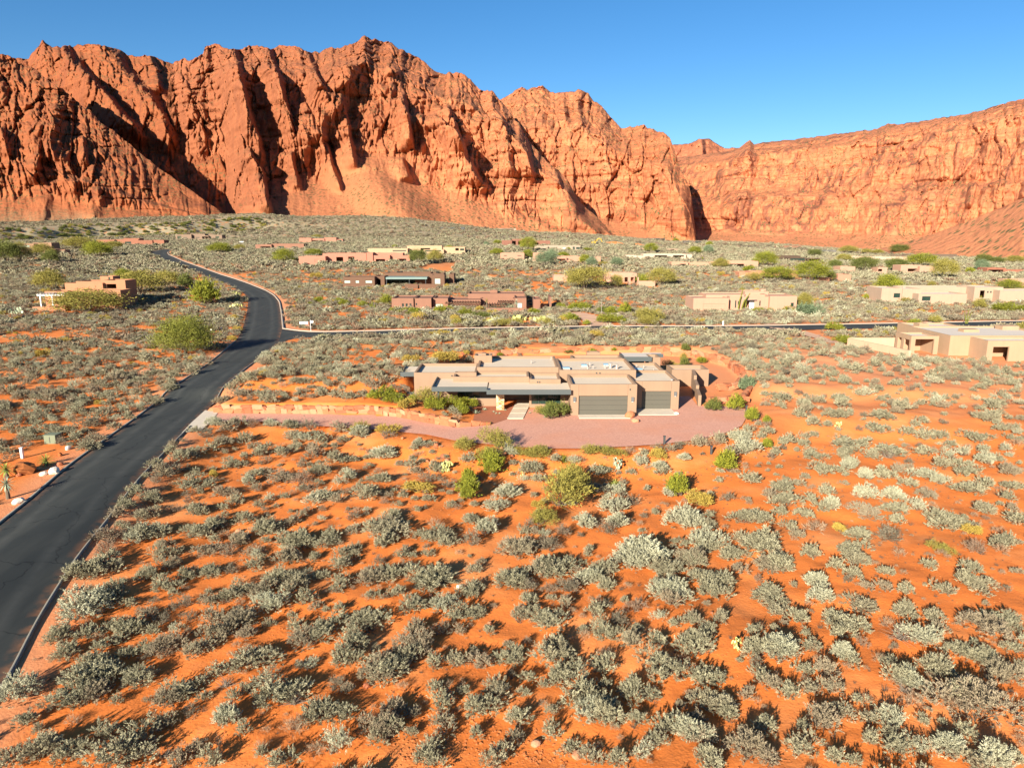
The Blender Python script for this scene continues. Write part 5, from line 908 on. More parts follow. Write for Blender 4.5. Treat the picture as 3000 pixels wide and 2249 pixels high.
def plant(px, py, w, h, kind, form='bush', desc=None):
    x, y, z = G(px, py, 1400); d = proj(x, y, z)[2]; W = w*d/CF; H = h*d/CF
    cols = {'green': 'bright green', 'dark': 'dark green', 'olive': 'olive-green', 'teal': 'blue-green', 'yellow': 'golden yellow', 'juniper': 'olive juniper'}
    if form == 'tree':
        e = empty({'green': 'green_tree', 'dark': 'dark_green_tree', 'olive': 'olive_tree', 'teal': 'blue_green_tree'}[kind], (x, y, z)); e.rotation_euler.z = rnd.uniform(0, 6.28)
        c = link(bpy.data.objects.new('crown', rnd.choice(crown_m[kind]))); c.parent = e; c.scale = (W*1.08, W*1.08, H*1.05/.74); c.location.z = H*.14
        t = link(bpy.data.objects.new('trunk', rnd.choice(trunk_ms))); t.parent = e; t.scale = (W*.9, W*.9, H*1.5)
        PL.append([e, (desc or ('spreading %s tree' if w > 1.7*h else 'rounded %s tree') % cols[kind]), px, py, w, 'tree'])
    else:
        e = link(bpy.data.objects.new({'green': 'green_bush', 'dark': 'dark_green_bush', 'olive': 'olive_bush', 'teal': 'blue_green_bush', 'yellow': 'yellow_bush'}[kind], rnd.choice(bush_m[kind]))); e.location = (x, y, z-.03*H); e.scale = (W*1.15, W*1.15, H*1.15/.72); e.rotation_euler.z = rnd.uniform(0, 6.28)
        b = link(bpy.data.objects.new('branches', rnd.choice(twigs))); b.parent = e
        PL.append([e, (desc or ('low %s bush' if w > 2*h else 'round %s bush') % cols[kind]), px, py, w, 'bush'])
    return e
T = 'tree'
for a in [(20,772,80,62,'dark',T),(62,768,62,52,'olive',T),(128,752,58,36,'olive',T),(148,774,48,38,'dark',T),(235,732,90,34,'olive',T),(287,756,78,46,'green',T),(335,730,46,22,'olive',T),(150,850,80,56,'olive',T),(410,862,140,62,'olive',T),(362,818,46,28,'green',T),(492,838,62,42,'olive',T),(258,915,205,62,'olive',T),(548,842,44,36,'dark'),(598,892,78,64,'green'),
          (645,743,68,30,'green',T),(703,735,34,17,'olive',T),(833,770,62,36,'green',T),(918,751,52,20,'green',T),(1225,774,48,42,'dark',T),(1274,770,44,36,'olive',T),(1157,730,18,12,'green',T),(1316,737,34,16,'green',T),(928,699,28,11,'olive',T),(1130,890,34,24,'green'),(876,888,26,12,'green'),(938,886,36,16,'green'),(953,892,28,11,'green'),(991,886,28,13,'green'),(1006,894,26,15,'green'),(909,895,20,10,'green'),(1064,897,30,13,'green'),(1108,892,24,15,'olive'),
          (1161,916,30,15,'green'),(1214,919,70,15,'green'),(1289,917,26,21,'green'),(1312,910,18,13,'green'),(1360,924,40,18,'green'),(1407,931,40,17,'dark'),(1645,904,22,15,'green'),(1560,922,40,18,'green'),(1682,909,40,19,'green'),(1710,908,50,20,'green'),(1792,921,36,23,'green'),(1832,921,34,30,'green'),(1767,917,30,17,'dark'),(1889,938,90,38,'olive'),(1910,952,72,26,'olive'),(1790,946,60,25,'green'),(1670,942,55,21,'green'),(1720,952,22,13,'green'),(1336,955,34,21,'olive'),(1377,952,30,20,'olive'),(1474,954,60,23,'olive'),(1519,952,40,20,'olive'),(1604,952,36,24,'olive'),
          (1546,736,48,38,'green',T),(1457,716,24,12,'green',T),(1424,722,13,15,'teal',T),(1585,719,20,13,'green',T),(1456,748,40,19,'green',T),(1548,759,34,26,'green',T),(1594,779,52,38,'teal',T),(1614,774,38,40,'teal',T),(1712,774,32,26,'green',T),(1732,785,32,30,'teal',T),(1806,782,36,27,'teal',T),(1649,754,32,15,'green',T),(1768,777,22,13,'olive'),(1715,850,120,64,'olive',T),(1806,845,38,38,'olive',T),(1938,838,74,50,'olive',T),(1666,737,18,12,'green'),(1720,736,36,9,'green'),(1907,740,42,25,'green',T),(2034,745,38,21,'green',T),(1980,708,18,9,'green',T),(1885,830,32,24,'green'),(2024,897,26,24,'olive'),
          (2057,762,12,9,'green'),(2074,744,28,25,'teal',T),(2078,720,20,12,'green',T),(2243,783,66,42,'green',T),(2110,788,48,30,'olive',T),(2199,797,42,18,'green'),(2280,823,96,38,'green',T),(2375,826,98,58,'green',T),(2432,826,30,30,'dark',T),(2203,824,44,25,'olive'),(2386,753,40,22,'dark',T),(2445,792,38,30,'dark',T),(2472,767,38,22,'olive',T),(2355,908,48,46,'olive',T),(2022,897,18,20,'green'),(2380,925,66,32,'teal'),(2224,916,28,14,'green'),(2310,912,34,17,'green'),(2447,968,38,22,'green'),
          (2634,744,52,27,'dark',T),(2571,745,34,13,'olive',T),(2538,743,30,13,'olive',T),(2484,742,50,21,'olive',T),(2697,781,80,36,'green',T),(2624,798,60,40,'dark',T),(2530,798,72,44,'dark',T),(2766,818,66,56,'olive',T),(2880,773,42,28,'dark',T),(2918,774,40,20,'dark',T),(2874,795,36,34,'teal',T),(2840,802,30,18,'green'),(2972,772,52,21,'olive',T),(2600,862,76,54,'green',T),(2725,841,24,17,'olive'),(2550,878,26,19,'green'),(2644,887,42,15,'olive'),(2874,904,42,30,'olive'),(2913,880,56,22,'olive'),(2956,914,68,25,'green'),(2955,852,68,30,'green',T),(2476,1005,50,20,'green'),(2680,957,42,22,'green'),(2745,947,36,25,'olive')]:
    plant(*a)
# bushes of the main plot
for a in [(1273,1202,42,38,'green'),(1326,1195,48,34,'green'),(1362,1190,36,26,'green'),(1350,1215,40,36,'green'),(1389,1193,34,26,'green'),(1614,1227,48,42,'dark'),(1648,1220,40,40,'dark'),(1616,1197,38,20,'dark'),(1583,1213,32,26,'olive'),(1250,1183,56,54,'olive'),(1187,1196,44,26,'yellow'),(1168,1172,40,20,'green'),(1210,1178,30,22,'green'),(1122,1172,60,34,'green'),(1160,1180,50,24,'green'),
          (2095,1203,42,34,'dark'),(2156,1202,42,42,'green'),(2206,1233,42,40,'green'),(2244,1240,22,22,'green'),(2246,1310,36,28,'green'),(1960,1085,46,30,'olive'),(1998,1060,26,26,'olive'),(2003,1074,26,24,'dark'),(2054,1064,36,18,'green'),(2008,1028,28,20,'dark'),(1735,1038,26,16,'green'),(1800,1028,20,10,'green'),(1670,1034,24,10,'dark'),(1460,1042,24,10,'green'),(1915,1007,20,9,'green'),(1300,1058,66,30,'yellow'),(1200,1062,40,24,'yellow'),(1365,1040,16,14,'yellow'),
          (2133,1380,66,62,'green'),(1990,1450,66,66,'green'),(1375,1460,60,60,'green'),(1370,1415,50,46,'green'),(1445,1385,66,56,'green'),(1222,1438,70,26,'yellow'),(1925,1340,42,28,'yellow'),(1130,1270,56,28,'yellow'),(1580,1535,92,44,'olive'),(2050,1480,60,40,'yellow'),(1640,1480,140,110,'olive'),(1690,1420,90,60,'olive'),(1460,1310,80,60,'olive'),(2185,1145,60,42,'teal')]: plant(*a)
# unique labels: repeats of the same description are told apart by their order from the left
def ordinal(i, n):
    if n == 2: return ('left one of two', 'right one of two')[i]
    W = ['leftmost', 'second', 'third', 'fourth', 'fifth', 'sixth', 'seventh', 'eighth', 'ninth', 'tenth', 'eleventh', 'twelfth', 'thirteenth', 'fourteenth', 'fifteenth', 'sixteenth', 'seventeenth', 'eighteenth']
    if i == 0: return 'leftmost of %d' % n
    if i == n-1: return 'rightmost of %d' % n
    return (W[i] if i < len(W) else 'number %d' % (i+1))+' from left'
def labels(P):
    by = {}
    for p in P: by.setdefault(p[1]+' '+where(p[2], p[3]), []).append(p)
    for l, ps in by.items():
        ps.sort(key=lambda q: q[2])
        for i, p in enumerate(ps): tag(p[0], l if len(ps) == 1 else l+', '+ordinal(i, len(ps)), p[5], 'trees among the houses' if p[5] == 'tree' else 'garden bushes')
labels(PL)
# the big juniper beside the road
x, y, z = G(545, 1035); jd = proj(x, y, z)[2]; W = 158*jd/CF; Hh = 108*jd/CF
jun = empty('juniper_tree', (x, y, z)); tag(jun, 'big rounded olive-green juniper beside the road left of the junction', 'tree')
jm = crown_mesh('crown_juniper', F_['juniper'], 260, 90, .017, .85, seed=9); c = link(bpy.data.objects.new('crown', jm)); c.parent = jun; c.scale = (W*1.08, W*1.08, Hh*1.12/.78); c.location.z = .0
t = link(bpy.data.objects.new('trunk', trunk_ms[0])); t.parent = jun; t.scale = (W*.7, W*.7, Hh*1.4)
# ------------------------------------------------------------------ stone walls, laid stone by stone
M['rs'] = [plain('red_sandstone_%d' % i, c, .92, .22, 3, bump=.5) for i, c in enumerate([(.36, .125, .058), (.41, .155, .072), (.44, .20, .105), (.38, .14, .066), (.42, .215, .12), (.32, .105, .05)])]
def stone_mesh(seed, jit=.26):
    r = random.Random(seed); bm = bmesh.new(); bmesh.ops.create_cube(bm, size=1.0)
    bmesh.ops.bevel(bm, geom=bm.edges[:], offset=.13, segments=1, affect='EDGES')
    for v in bm.verts: v.co += Vector((r.uniform(-jit, jit), r.uniform(-jit, jit), r.uniform(-jit, jit)))*.6
    me = bpy.data.meshes.new('stone'); bm.to_mesh(me); bm.free(); me.materials.append(M['rs'][seed % 6]); return me
STN = [stone_mesh(i) for i in range(12)]
def place(me, name, loc, scale, rot, parent=None, mat=None):
    o = link(bpy.data.objects.new(name, me)); w = parent_world(parent) if parent else Vector()
    o.location = Vector(loc)-w; o.scale = scale; o.rotation_euler = rot
    if parent: o.parent = parent
    if mat: setmat(o, mat)
    return o
def stone_wall(label, line, hfun, cw, ch, thick, zoff=0.0, lean=.15):
    L = resamp(line, 400); T = np.gradient(L, axis=0); T /= np.linalg.norm(T, axis=1)[:, None]; S = np.concatenate([[0], np.cumsum(np.hypot(*np.diff(L, axis=0).T))])
    root = empty('stone_wall', (L[200][0], L[200][1], 0)); tag(root, label, 'wall', None)
    def at(s): return np.interp(s, S, L[:, 0]), np.interp(s, S, L[:, 1]), np.interp(s, S, T[:, 0]), np.interp(s, S, T[:, 1])
    row = 0; z = 0.0
    while z < 1.6:
        hh = ch*rnd.uniform(.85, 1.2); s = -rnd.uniform(0, cw)
        while s < S[-1]:
            w = cw*rnd.uniform(.45, 1.4); sc = s+w/2; s += w
            if sc < 0 or sc > S[-1] or z+.35*hh > hfun(sc/S[-1]): continue
            x, y, tx, ty = at(sc); zz = float(gz0(np.array([x, x-1.2, x, x-1.2]), np.array([y-.6, y, y-1.3, y-.9])).min())+zoff; h2 = min(hh, hfun(sc/S[-1])-z+.12)*rnd.uniform(.85, 1.25)
            place(STN[rnd.randrange(12)], 'stone', (x-ty*(z*lean), y+abs(tx)*(z*lean)*1.0, zz+z+h2/2-.06), (w*1.08, thick*rnd.uniform(.85, 1.2), h2*1.12), (rnd.uniform(-.08, .08), rnd.uniform(-.2, .2), math.atan2(ty, tx)+rnd.uniform(-.08, .08)), root)
        z += hh*.93; row += 1
    return root
stone_wall('long red sandstone retaining wall curving along the far edge of the driveway', WALL_L, lambda t: 1.05*min(1, (1-t)*3.2+.28)*min(1, t*14+.4), .95, .47, .45)
stone_wall('pale sandstone retaining wall on the uphill side behind the main house', [(-9.5, 113), (0, 118.6), (10, 120.6), (20, 121.6)], lambda t: 1.25, 2.1, .62, .6)
stone_wall('pale sandstone retaining wall curving round the right rear garden of the house', [(22, 121.4), (30.6, 118.2), (33.8, 109), (33, 100)], lambda t: 1.25, 1.7, .6, .6)
stone_wall('lower sandstone terrace of big blocks right of the wing wall', [(23.5, 83.2), (27.8, 84.0), (31.2, 90.5), (33, 99)], lambda t: .95, 1.5, .5, .55)
stone_wall('short upper sandstone terrace right of the planter box', [(27.0, 91.0), (29.5, 91.6), (31.2, 95)], lambda t: .75, 1.3, .42, .5, .2)
# ------------------------------------------------------------------ rocks
def rock_mesh(seed, sub=2, jit=.2):
    bm = bmesh.new(); bmesh.ops.create_icosphere(bm, subdivisions=sub, radius=.5); r = np.random.default_rng(seed); off = r.uniform(0, 50, 3)
    pl = [Vector(p) for p in dirs(5, -.2, 1)]
    for v in bm.verts:
        p = v.co.normalized(); q = .42+.30*(float(fbm(np.array([p.x*1.4+off[0]+p.z]), np.array([p.y*1.4+off[1]-p.z*.7]), 3, seed)[0])-.5)
        for n in pl: q = min(q, .40/max(p.dot(n), .3)*.9)
        v.co = p*q
    me = bpy.data.meshes.new('rock'); bm.to_mesh(me); bm.free(); me.materials.append(M['rs'][seed % 6]); return me
RK = [rock_mesh(i) for i in range(8)]
M['sand_rock'] = plain('orange_sand_rock', (.46, .145, .045), .95, .3, 4, bump=.4); RK2 = [rock_mesh(i+20, 1) for i in range(8)]
for me in RK2: me.materials[0] = M['sand_rock']
M['white_rock'] = plain('white_sandstone', (.66, .56, .46), .9, .2, 3, bump=.4); M['rust_rock'] = plain('rust_brown_rock', (.30, .10, .03), .9, .3, 2, bump=.6)
def rock(px, py, w, h, label, mat=None, name='boulder'):
    x, y, z = G(px, py, 400); d = proj(x, y, z)[2]; W = w*d/CF; Hh = h*d/CF
    return tag(place(RK[rnd.randrange(8)], name, (x, y, z+Hh*.30), (W*1.12, W*.95, Hh*1.35), (0, 0, rnd.uniform(0, 6)), None, mat), label, 'rock')
rock(75, 1384, 72, 40, 'big rust-brown boulder below the white post at left', M['rust_rock']); rock(160, 1386, 38, 26, 'orange boulder with white top on the left road edge', M['white_rock'])
rock(127, 1390, 30, 12, 'flat pale rock left of the orange and white boulder', M['white_rock']); rock(55, 1472, 40, 18, 'white rock on the left kerb below the tall yucca', M['white_rock'])
rock(200, 1316, 22, 14, 'pale broken rock beside the olive shrub above the left kerb', M['white_rock']); rock(56, 1394, 18, 12, 'small orange rock at the foot of the rust-brown boulder', M['rs'][0]); rock(176, 1335, 16, 12, 'small dark red rock beside the spiky yucca', M['rust_rock']); rock(176, 1362, 22, 12, 'red slab between yucca and left kerb', M['rs'][5])
rock(430, 1100, 56, 26, 'orange sandstone boulder with pale top in the left scrub', M['rs'][2]); rock(732, 1110, 16, 12, 'small red rock right of the road near the drive', M['rs'][0]); rock(1345, 1721, 20, 12, 'white rock with dark cracks on the orange sand', M['white_rock'])
rock(1845, 1222, 34, 22, 'jagged red and white boulder between the two garage doors', M['rs'][1]); rock(1862, 1236, 26, 14, 'low pale slab in front of the jagged garage boulder', M['rs'][4]); rock(1982, 1213, 18, 8, 'white stone at the right corner of the single garage', M['white_rock'])
for i, (px, py, w, h) in enumerate([(1278, 1306, 22, 12), (1300, 1340, 26, 14), (1310, 1352, 18, 10), (1262, 1322, 14, 9), (1470, 1316, 18, 12), (1478, 1332, 20, 12), (1500, 1338, 14, 9), (1600, 1326, 14, 8), (1660, 1380, 14, 9), (1252, 1352, 12, 8), (1530, 1350, 12, 8), (1180, 1285, 14, 8), (1232, 1300, 13, 9), (1515, 1328, 16, 9), (1876, 1316, 14, 6)]):
    rock(px, py, w, h, 'pinkish rock on the bank below the driveway, %s' % ordinal(sorted([1278, 1300, 1310, 1262, 1470, 1478, 1500, 1600, 1660, 1252, 1530, 1180, 1232, 1515, 1876]).index(px), 15), M['rs'][(i*5) % 6], 'rock')['group'] = 'rocks on the bank below the driveway'
for px, py, w, h, l in ((700, 1560, 22, 14, 'cracked red rock among shrubs left of centre'), (1690, 2215, 40, 22, 'large orange rock half buried at the bottom centre'), (1075, 2010, 26, 12, 'flat orange rock in the lower left middle'), (1570, 2180, 34, 18, 'round orange rock in the rubble at the bottom centre'), (1260, 2230, 30, 18, 'dark red rock in the rubble at bottom, left of centre'), (1262, 1745, 14, 8, 'small dark stone beside a grey shrub, centre'), (1435, 1826, 16, 10, 'dark stone on bare sand, centre'), (2085, 1795, 12, 7, 'small tan stone at lower right'), (2905, 1862, 10, 7, 'small white stone on open sand at far right')):
    rock(px, py, w, h, l, M['rs'][len(l) % 6], 'rock')
# rubble and pebbles
def rubble(name, label, boxes, n, smin, smax):
    X = []; Y = []; S = []
    for (px, py, rx, ry, k) in boxes:
        for _ in range(int(n*k)):
            a = rng.normal(0, .5, 2); x, y = P0(px+a[0]*rx, min(py+a[1]*ry, 2300), -1.0); X.append(x); Y.append(y); S.append(math.exp(rng.uniform(math.log(smin), math.log(smax))))
    X, Y, S = map(np.array, (X, Y, S)); k = ~blocked(X, Y); X, Y, S = X[k], Y[k], S[k]
    scatter(name, label, 'rubble', X, Y, S, rng.integers(0, 8, len(X)), RK2, .12, .75)
rubble('rubble', 'orange rock rubble between the shrubs at the bottom centre and on the bank', [(1420, 2150, 240, 90, 1.3), (1230, 2200, 120, 70, .6), (1580, 2210, 130, 60, .6), (1150, 1310, 160, 22, .5), (1400, 1330, 200, 26, .6), (1700, 1340, 200, 20, .25), (840, 1290, 150, 20, .25), (640, 1560, 90, 40, .2), (1200, 1470, 160, 30, .25)], 260, .06, .30)
n = 9000; yy = np.exp(rng.uniform(math.log(22), math.log(85), n)); xx = rng.uniform(-.75, .75, n)*yy; k = (~blocked(xx, yy)) & (fbm(xx/7, yy/7, 3, 91) > .47); scatter('pebbles', 'small stones strewn on the orange sand', 'pebbles', xx[k], yy[k], np.exp(rng.uniform(math.log(.03), math.log(.11), k.sum())), rng.integers(0, 8, k.sum()), RK2, -.1, .8)
# ------------------------------------------------------------------ rosettes: yuccas and agaves, leaf by leaf
def leaf_mesh(name, w, mat, curl=-.18):
    V = []; n = 5
    for i in range(n+1):
        t = i/n; ww = w*(.55+.75*t if t < .35 else (1-t)/.65*.82+.02); z = curl*t*t
        V += [(t, -ww/2, z+.04*ww), (t, 0, z-.12*w), (t, ww/2, z+.04*ww)]
    F = []
    for i in range(n):
        for j in range(2): a = i*3+j; F.append((a, a+3, a+4, a+1))
    me = npmesh(name, V, F, mat); at = me.attributes.new('tone', 'FLOAT', 'POINT'); at.data.foreach_set('value', np.repeat(np.linspace(.1, 1, n+1), 3).astype(np.float32)); return me
LF = {'yucca': leaf_mesh('yucca_leaf', .12, F_['yucca']), 'blue': leaf_mesh('blue_yucca_leaf', .12, F_['agave']), 'agave': leaf_mesh('agave_leaf', .24, F_['agave'], .12), 'green': leaf_mesh('green_yucca_leaf', .075, F_['green'])}
def rosette(label, name, px, py, w, kind, n, trunk=0.0, emin=-.3, emax=1.35, cat='yucca'):
    x, y, z = G(px, py, 400); d = proj(x, y, z)[2]; L = w*d/CF/2; th = trunk*d/CF; r = empty(name, (x, y, z)); tag(r, label, cat)
    if th: MB().tube([(x, y, z-.2), (x+.03, y, z+th*.5), (x, y, z+th)], [L*.20, L*.17, L*.14], 8).build('trunk', M['bark'], r)
    for i in range(n):
        t = (i+.5)/n; el = emin+(emax-emin)*t**1.35; az = i*2.39996+rnd.uniform(-.2, .2); o = link(bpy.data.objects.new('leaf', LF[kind])); o.parent = r; o.location = (0, 0, max(th, .02*L)); o.rotation_euler = (0, -el, az); s = L*rnd.uniform(.85, 1.1)*(1-.15*t); o.scale = (s, s*1.1, s)
    return r
rosette('tall blue-green yucca with bare trunk at the left edge beside the road', 'yucca_tree', 24, 1460, 62, 'blue', 48, 46, -.9, 1.4)
rosette('yellow-green yucca behind the tall blue one at the left edge', 'yucca_tree', 20, 1400, 64, 'yucca', 46, 26, -.6, 1.4)
rosette('spiky yellow-green yucca beside the rust-brown boulder', 'yucca', 135, 1362, 60, 'yucca', 54, 12, -.5, 1.4); rosette('small silvery agave between boulder and white rocks', 'agave', 115, 1378, 30, 'agave', 22, 0, .1, 1.3, 'agave')
rosette('large silvery agave in front of the round green bushes by the house', 'agave', 1394, 1212, 32, 'agave', 26, 0, .15, 1.35, 'agave'); rosette('small grey-green agave right of the large agave by the house', 'agave', 1420, 1202, 22, 'agave', 20, 0, .1, 1.3, 'agave')
for px, py, l in ((1453, 1213, 'little round agave beside the foot of the stone pier'), (1446, 1208, 'little agave left of the stone pier foot'), (1463, 1213, 'little agave on the gravel between pier and entry walk'), (1480, 1203, 'little agave at the right foot of the stone pier'), (1552, 1211, 'little agave right of the entry walk'), (1596, 1224, 'grey-green agave below the dark bush by the garage')): rosette(l, 'agave', px, py, 14, 'agave', 16, 0, .2, 1.3, 'agave')
rosette('pale agave on the terrace behind the house, right of its twin', 'agave', 1710, 1027, 20, 'agave', 20, 0, .2, 1.3, 'agave'); rosette('pale agave on the terrace behind the house, left of its twin', 'agave', 1687, 1030, 16, 'agave', 18, 0, .2, 1.3, 'agave')
rosette('bright green spiky yucca at the lower edge of the gravel drive', 'yucca', 1650, 1352, 60, 'green', 70, 0, .0, 1.45); rosette('bright green spiky yucca right of the big olive shrub', 'yucca', 1762, 1378, 58, 'green', 66, 0, .0, 1.45); rosette('yellow-green yucca on the sand below the drive', 'yucca', 1800, 1425, 58, 'yucca', 60, 0, .0, 1.45)
rosette('slender yucca tree with pale trunk by the red-walled garden left of the pergola house', 'yucca_tree', 1024, 892, 18, 'green', 30, 28, -.9, 1.4); rosette('yucca tree before the dark porch of the timber pergola house', 'yucca_tree', 1426, 910, 20, 'green', 30, 30, -.9, 1.4); rosette('pale green yucca tree right of the pergolas', 'yucca_tree', 1512, 914, 24, 'blue', 34, 30, -1.0, 1.4)
# ------------------------------------------------------------------ cacti
def pads(label, px, py, w, h, n=26, name='prickly_pear', mat='cactus'):
    x, y, z = G(px, py, 400); d = proj(x, y, z)[2]; W = w*d/CF; Hh = h*d/CF; V = []; F = []; tn = []
    for i in range(n):
        c = np.array([rng.normal(0, W*.18), rng.normal(0, W*.15), rng.uniform(.1, .85)*Hh]); s = W*rng.uniform(.13, .2); a = rng.uniform(0, 6.28); e = rng.normal(0, .35); u = np.array([math.cos(a), math.sin(a), 0]); v = np.array([-math.sin(a)*math.sin(e), math.cos(a)*math.sin(e), math.cos(e)]); nn = np.cross(u, v)*s*.16; b = len(V)
        ring = [c+u*s*.5*math.cos(t)+v*s*.72*math.sin(t) for t in np.linspace(0, 6.283, 9)[:-1]]; V += [p+nn*.4 for p in ring]+[p-nn*.4 for p in ring]+[c+nn, c-nn]; tn += [rng.uniform(0, 1)]*18
        for q in range(8): F += [(b+q, b+(q+1) % 8, b+16, b+16), (b+8+(q+1) % 8, b+8+q, b+17, b+17), (b+q, b+8+q, b+8+(q+1) % 8, b+(q+1) % 8)]
    me = bpy.data.meshes.new(name); me.from_pydata(V, [], [tuple(dict.fromkeys(f)) for f in F]); me.materials.append(F_[mat]); at = me.attributes.new('tone', 'FLOAT', 'POINT'); at.data.foreach_set('value', np.array(tn, np.float32)); me.update()
    o = link(bpy.data.objects.new(name, me)); o.location = (x, y, z-.04); return tag(o, label, 'cactus')
pads('prickly pear with pale yellow-green pads on the bank below the drive', 1312, 1378, 46, 32, 30); pads('pale prickly pear right of the green yucca below the drive', 1808, 1378, 40, 46, 30, mat='agave'); pads('yellow prickly pear alone on the orange sand at right', 2456, 1250, 26, 16, 20); pads('yellow-green prickly pear standing above a shrub at lower right', 2158, 1902, 38, 46, 30); pads('small prickly pear beside the tall pale shrub', 1528, 1396, 22, 24, 14)
pads('prickly pear at the left front of the adobe house', 52, 922, 42, 22, 22, mat='agave'); pads('prickly pear near the road on the left curve', 696, 903, 36, 16, 18); pads('prickly pear right of the long green cactus by the road', 694, 870, 34, 18, 18); pads('prickly pears along the front of the pergola house, right group', 1580, 945, 60, 18, 26); pads('prickly pears along the front of the pergola house, middle group', 1520, 942, 50, 18, 24); pads('prickly pears along the front of the pergola house, left group', 1440, 948, 44, 16, 20)
def columnar(label, px, py, h, arms, w=.16, name='columnar_cactus'):
    x, y, z = G(px, py, 400); d = proj(x, y, z)[2]; H = h*d/CF; r = empty(name, (x, y, z)); tag(r, label, 'cactus')
    for dx, f, lean in arms: MB().tube([(x+dx, y, z-.2), (x+dx+lean*.3, y, z+H*f*.5), (x+dx+lean, y, z+H*f)], [w, w*1.1, w*.6], 8).build('arm', F_['green'], r)
    return r
columnar('tall leaning cactus with a second stem at the entry of the pale pink house', 2162, 910, 64, [(0, .95, 1.0), (.8, .8, 2.2), (1.9, .45, .2)]); columnar('cluster of upright cactus stems before the pale pink house', 2240, 904, 26, [(-.6, .8, 0), (-.2, 1, 0), (.2, .95, 0), (.6, .8, 0)]); columnar('saguaro cluster left of the timber pergola house', 1091, 908, 28, [(-.4, .7, -.2), (0, 1, 0), (.5, .6, .3)]); columnar('thin ocotillo stems behind the tan porch house at right', 2831, 948, 44, [(0, 1, .2), (.2, .8, .8), (-.2, .85, -.6)], .08)
columnar('pale flower stalks rising beside the terracotta adobe', 400, 880, 40, [(0, 1, .6), (.3, .8, 1.0), (-.2, .75, -.3)], .07, 'flower_stalk')['category'] = 'stalk'
# ------------------------------------------------------------------ small built things
def stand(px, py): return G(px, py, 1400)
x, y, z = stand(66, 1342); e = empty('marker_post', (x, y, z)); tag(e, 'white marker post behind the rust-brown boulder at left', 'post'); MB().box(x-.11, x+.11, y-.11, y+.11, z-.3, z+.98).build('shaft', M['white'], e, .02); MB().box(x-.13, x+.13, y-.13, y+.13, z+.98, z+1.04).build('cap', M['white'], e)
for px, py, l in ((620, 976, 'white marker post right of the big juniper'), (649, 972, 'white marker post nearest the road by the juniper'), (2118, 952, 'white marker post before the pale pink house')):
    x, y, z = stand(px, py); e = empty('marker_post', (x, y, z)); tag(e, l, 'post'); MB().box(x-.14, x+.14, y-.14, y+.14, z-.3, z+.85).build('shaft', M['white'], e); MB().box(x-.17, x+.17, y-.17, y+.17, z+.85, z+.92).build('cap', M['white'], e)
M['utility'] = plain('utility_green', (.17, .185, .12), .6, .1)
for px, py, w, h, l in ((147, 1300, 34, 28, 'green metal utility box in the scrub left of the road'), (2078, 952, 18, 14, 'pale green utility box left of the white marker post by the side road')):
    x, y, z = stand(px, py); d = proj(x, y, z)[2]; W = w*d/CF; Hh = h*d/CF; e = empty('utility_box', (x, y, z)); tag(e, l, 'utility box'); MB().box(x-W/2, x+W/2, y, y+W*.9, z-.2, z+Hh*.86).build('cabinet', M['utility'], e, .03); MB().box(x-W/2-.03, x+W/2+.03, y-.03, y+W*.9+.03, z+Hh*.86, z+Hh*.95).build('lid', M['utility'], e, .02); MB().box(x-.02, x+.02, y-.025, y-.001, z+.1, z+Hh*.75).build('door_seam', M['dark_metal'], e)
for px, py, l in ((2083, 1330, 'dark path light at the lower edge of the drive'), (2186, 1208, 'dark path light at the right end of the drive'), (1946, 1300, 'short dark path light among rocks at the lower drive edge'), (1123, 1213, 'dark path light before the stone wall on the drive')):
    x, y, z = stand(px, py); e = empty('path_light', (x, y, z)); tag(e, l, 'path light'); MB().box(x-.09, x+.09, y-.09, y+.09, z-.2, z+.75).build('shaft', M['dark_metal'], e); MB().box(x-.12, x+.12, y-.12, y+.12, z+.75, z+.82).build('cap', M['dark_metal'], e)
# junction: street sign and estate sign
x, y, z = stand(911, 971); e = empty('street_sign', (x, y, z)); tag(e, 'white street name sign on a post at the road junction', 'sign'); MB().tube([(x, y, z-.3), (x, y, z+2.5)], .05, 8).build('post', M['white'], e); MB().box(x-.05, x+.62, y-.02, y+.02, z+1.85, z+2.3).build('sign_panel', M['white'], e)
x, y, z = stand(893, 962); e = empty('entrance_sign', (x, y, z)); tag(e, 'low estate sign with white panel and brown pillar at the junction', 'sign'); MB().box(x-1.1, x+.7, y, y+.12, z+.95, z+1.5).build('sign_panel', M['white'], e); MB().box(x+.1, x+1.0, y+.14, y+.6, z-.3, z+1.45).build('pillar', hcol((.30, .15, .10)), e); MB().box(x-1.0, x-.85, y+.13, y+.25, z-.3, z+1.3).build('post', M['dark_metal'], e)
x, y, z = stand(1762, 925); e = empty('flag_pole', (x, y, z)); tag(e, 'thin bare pole standing beside the pale driveway', 'pole'); MB().tube([(x, y, z-.3), (x, y, z+4.0)], [.05, .03], 8).build('shaft', M['steel'], e); MB().tube([(x, y, z+4.0), (x, y, z+4.12)], .06, 8).build('finial', M['steel'], e)
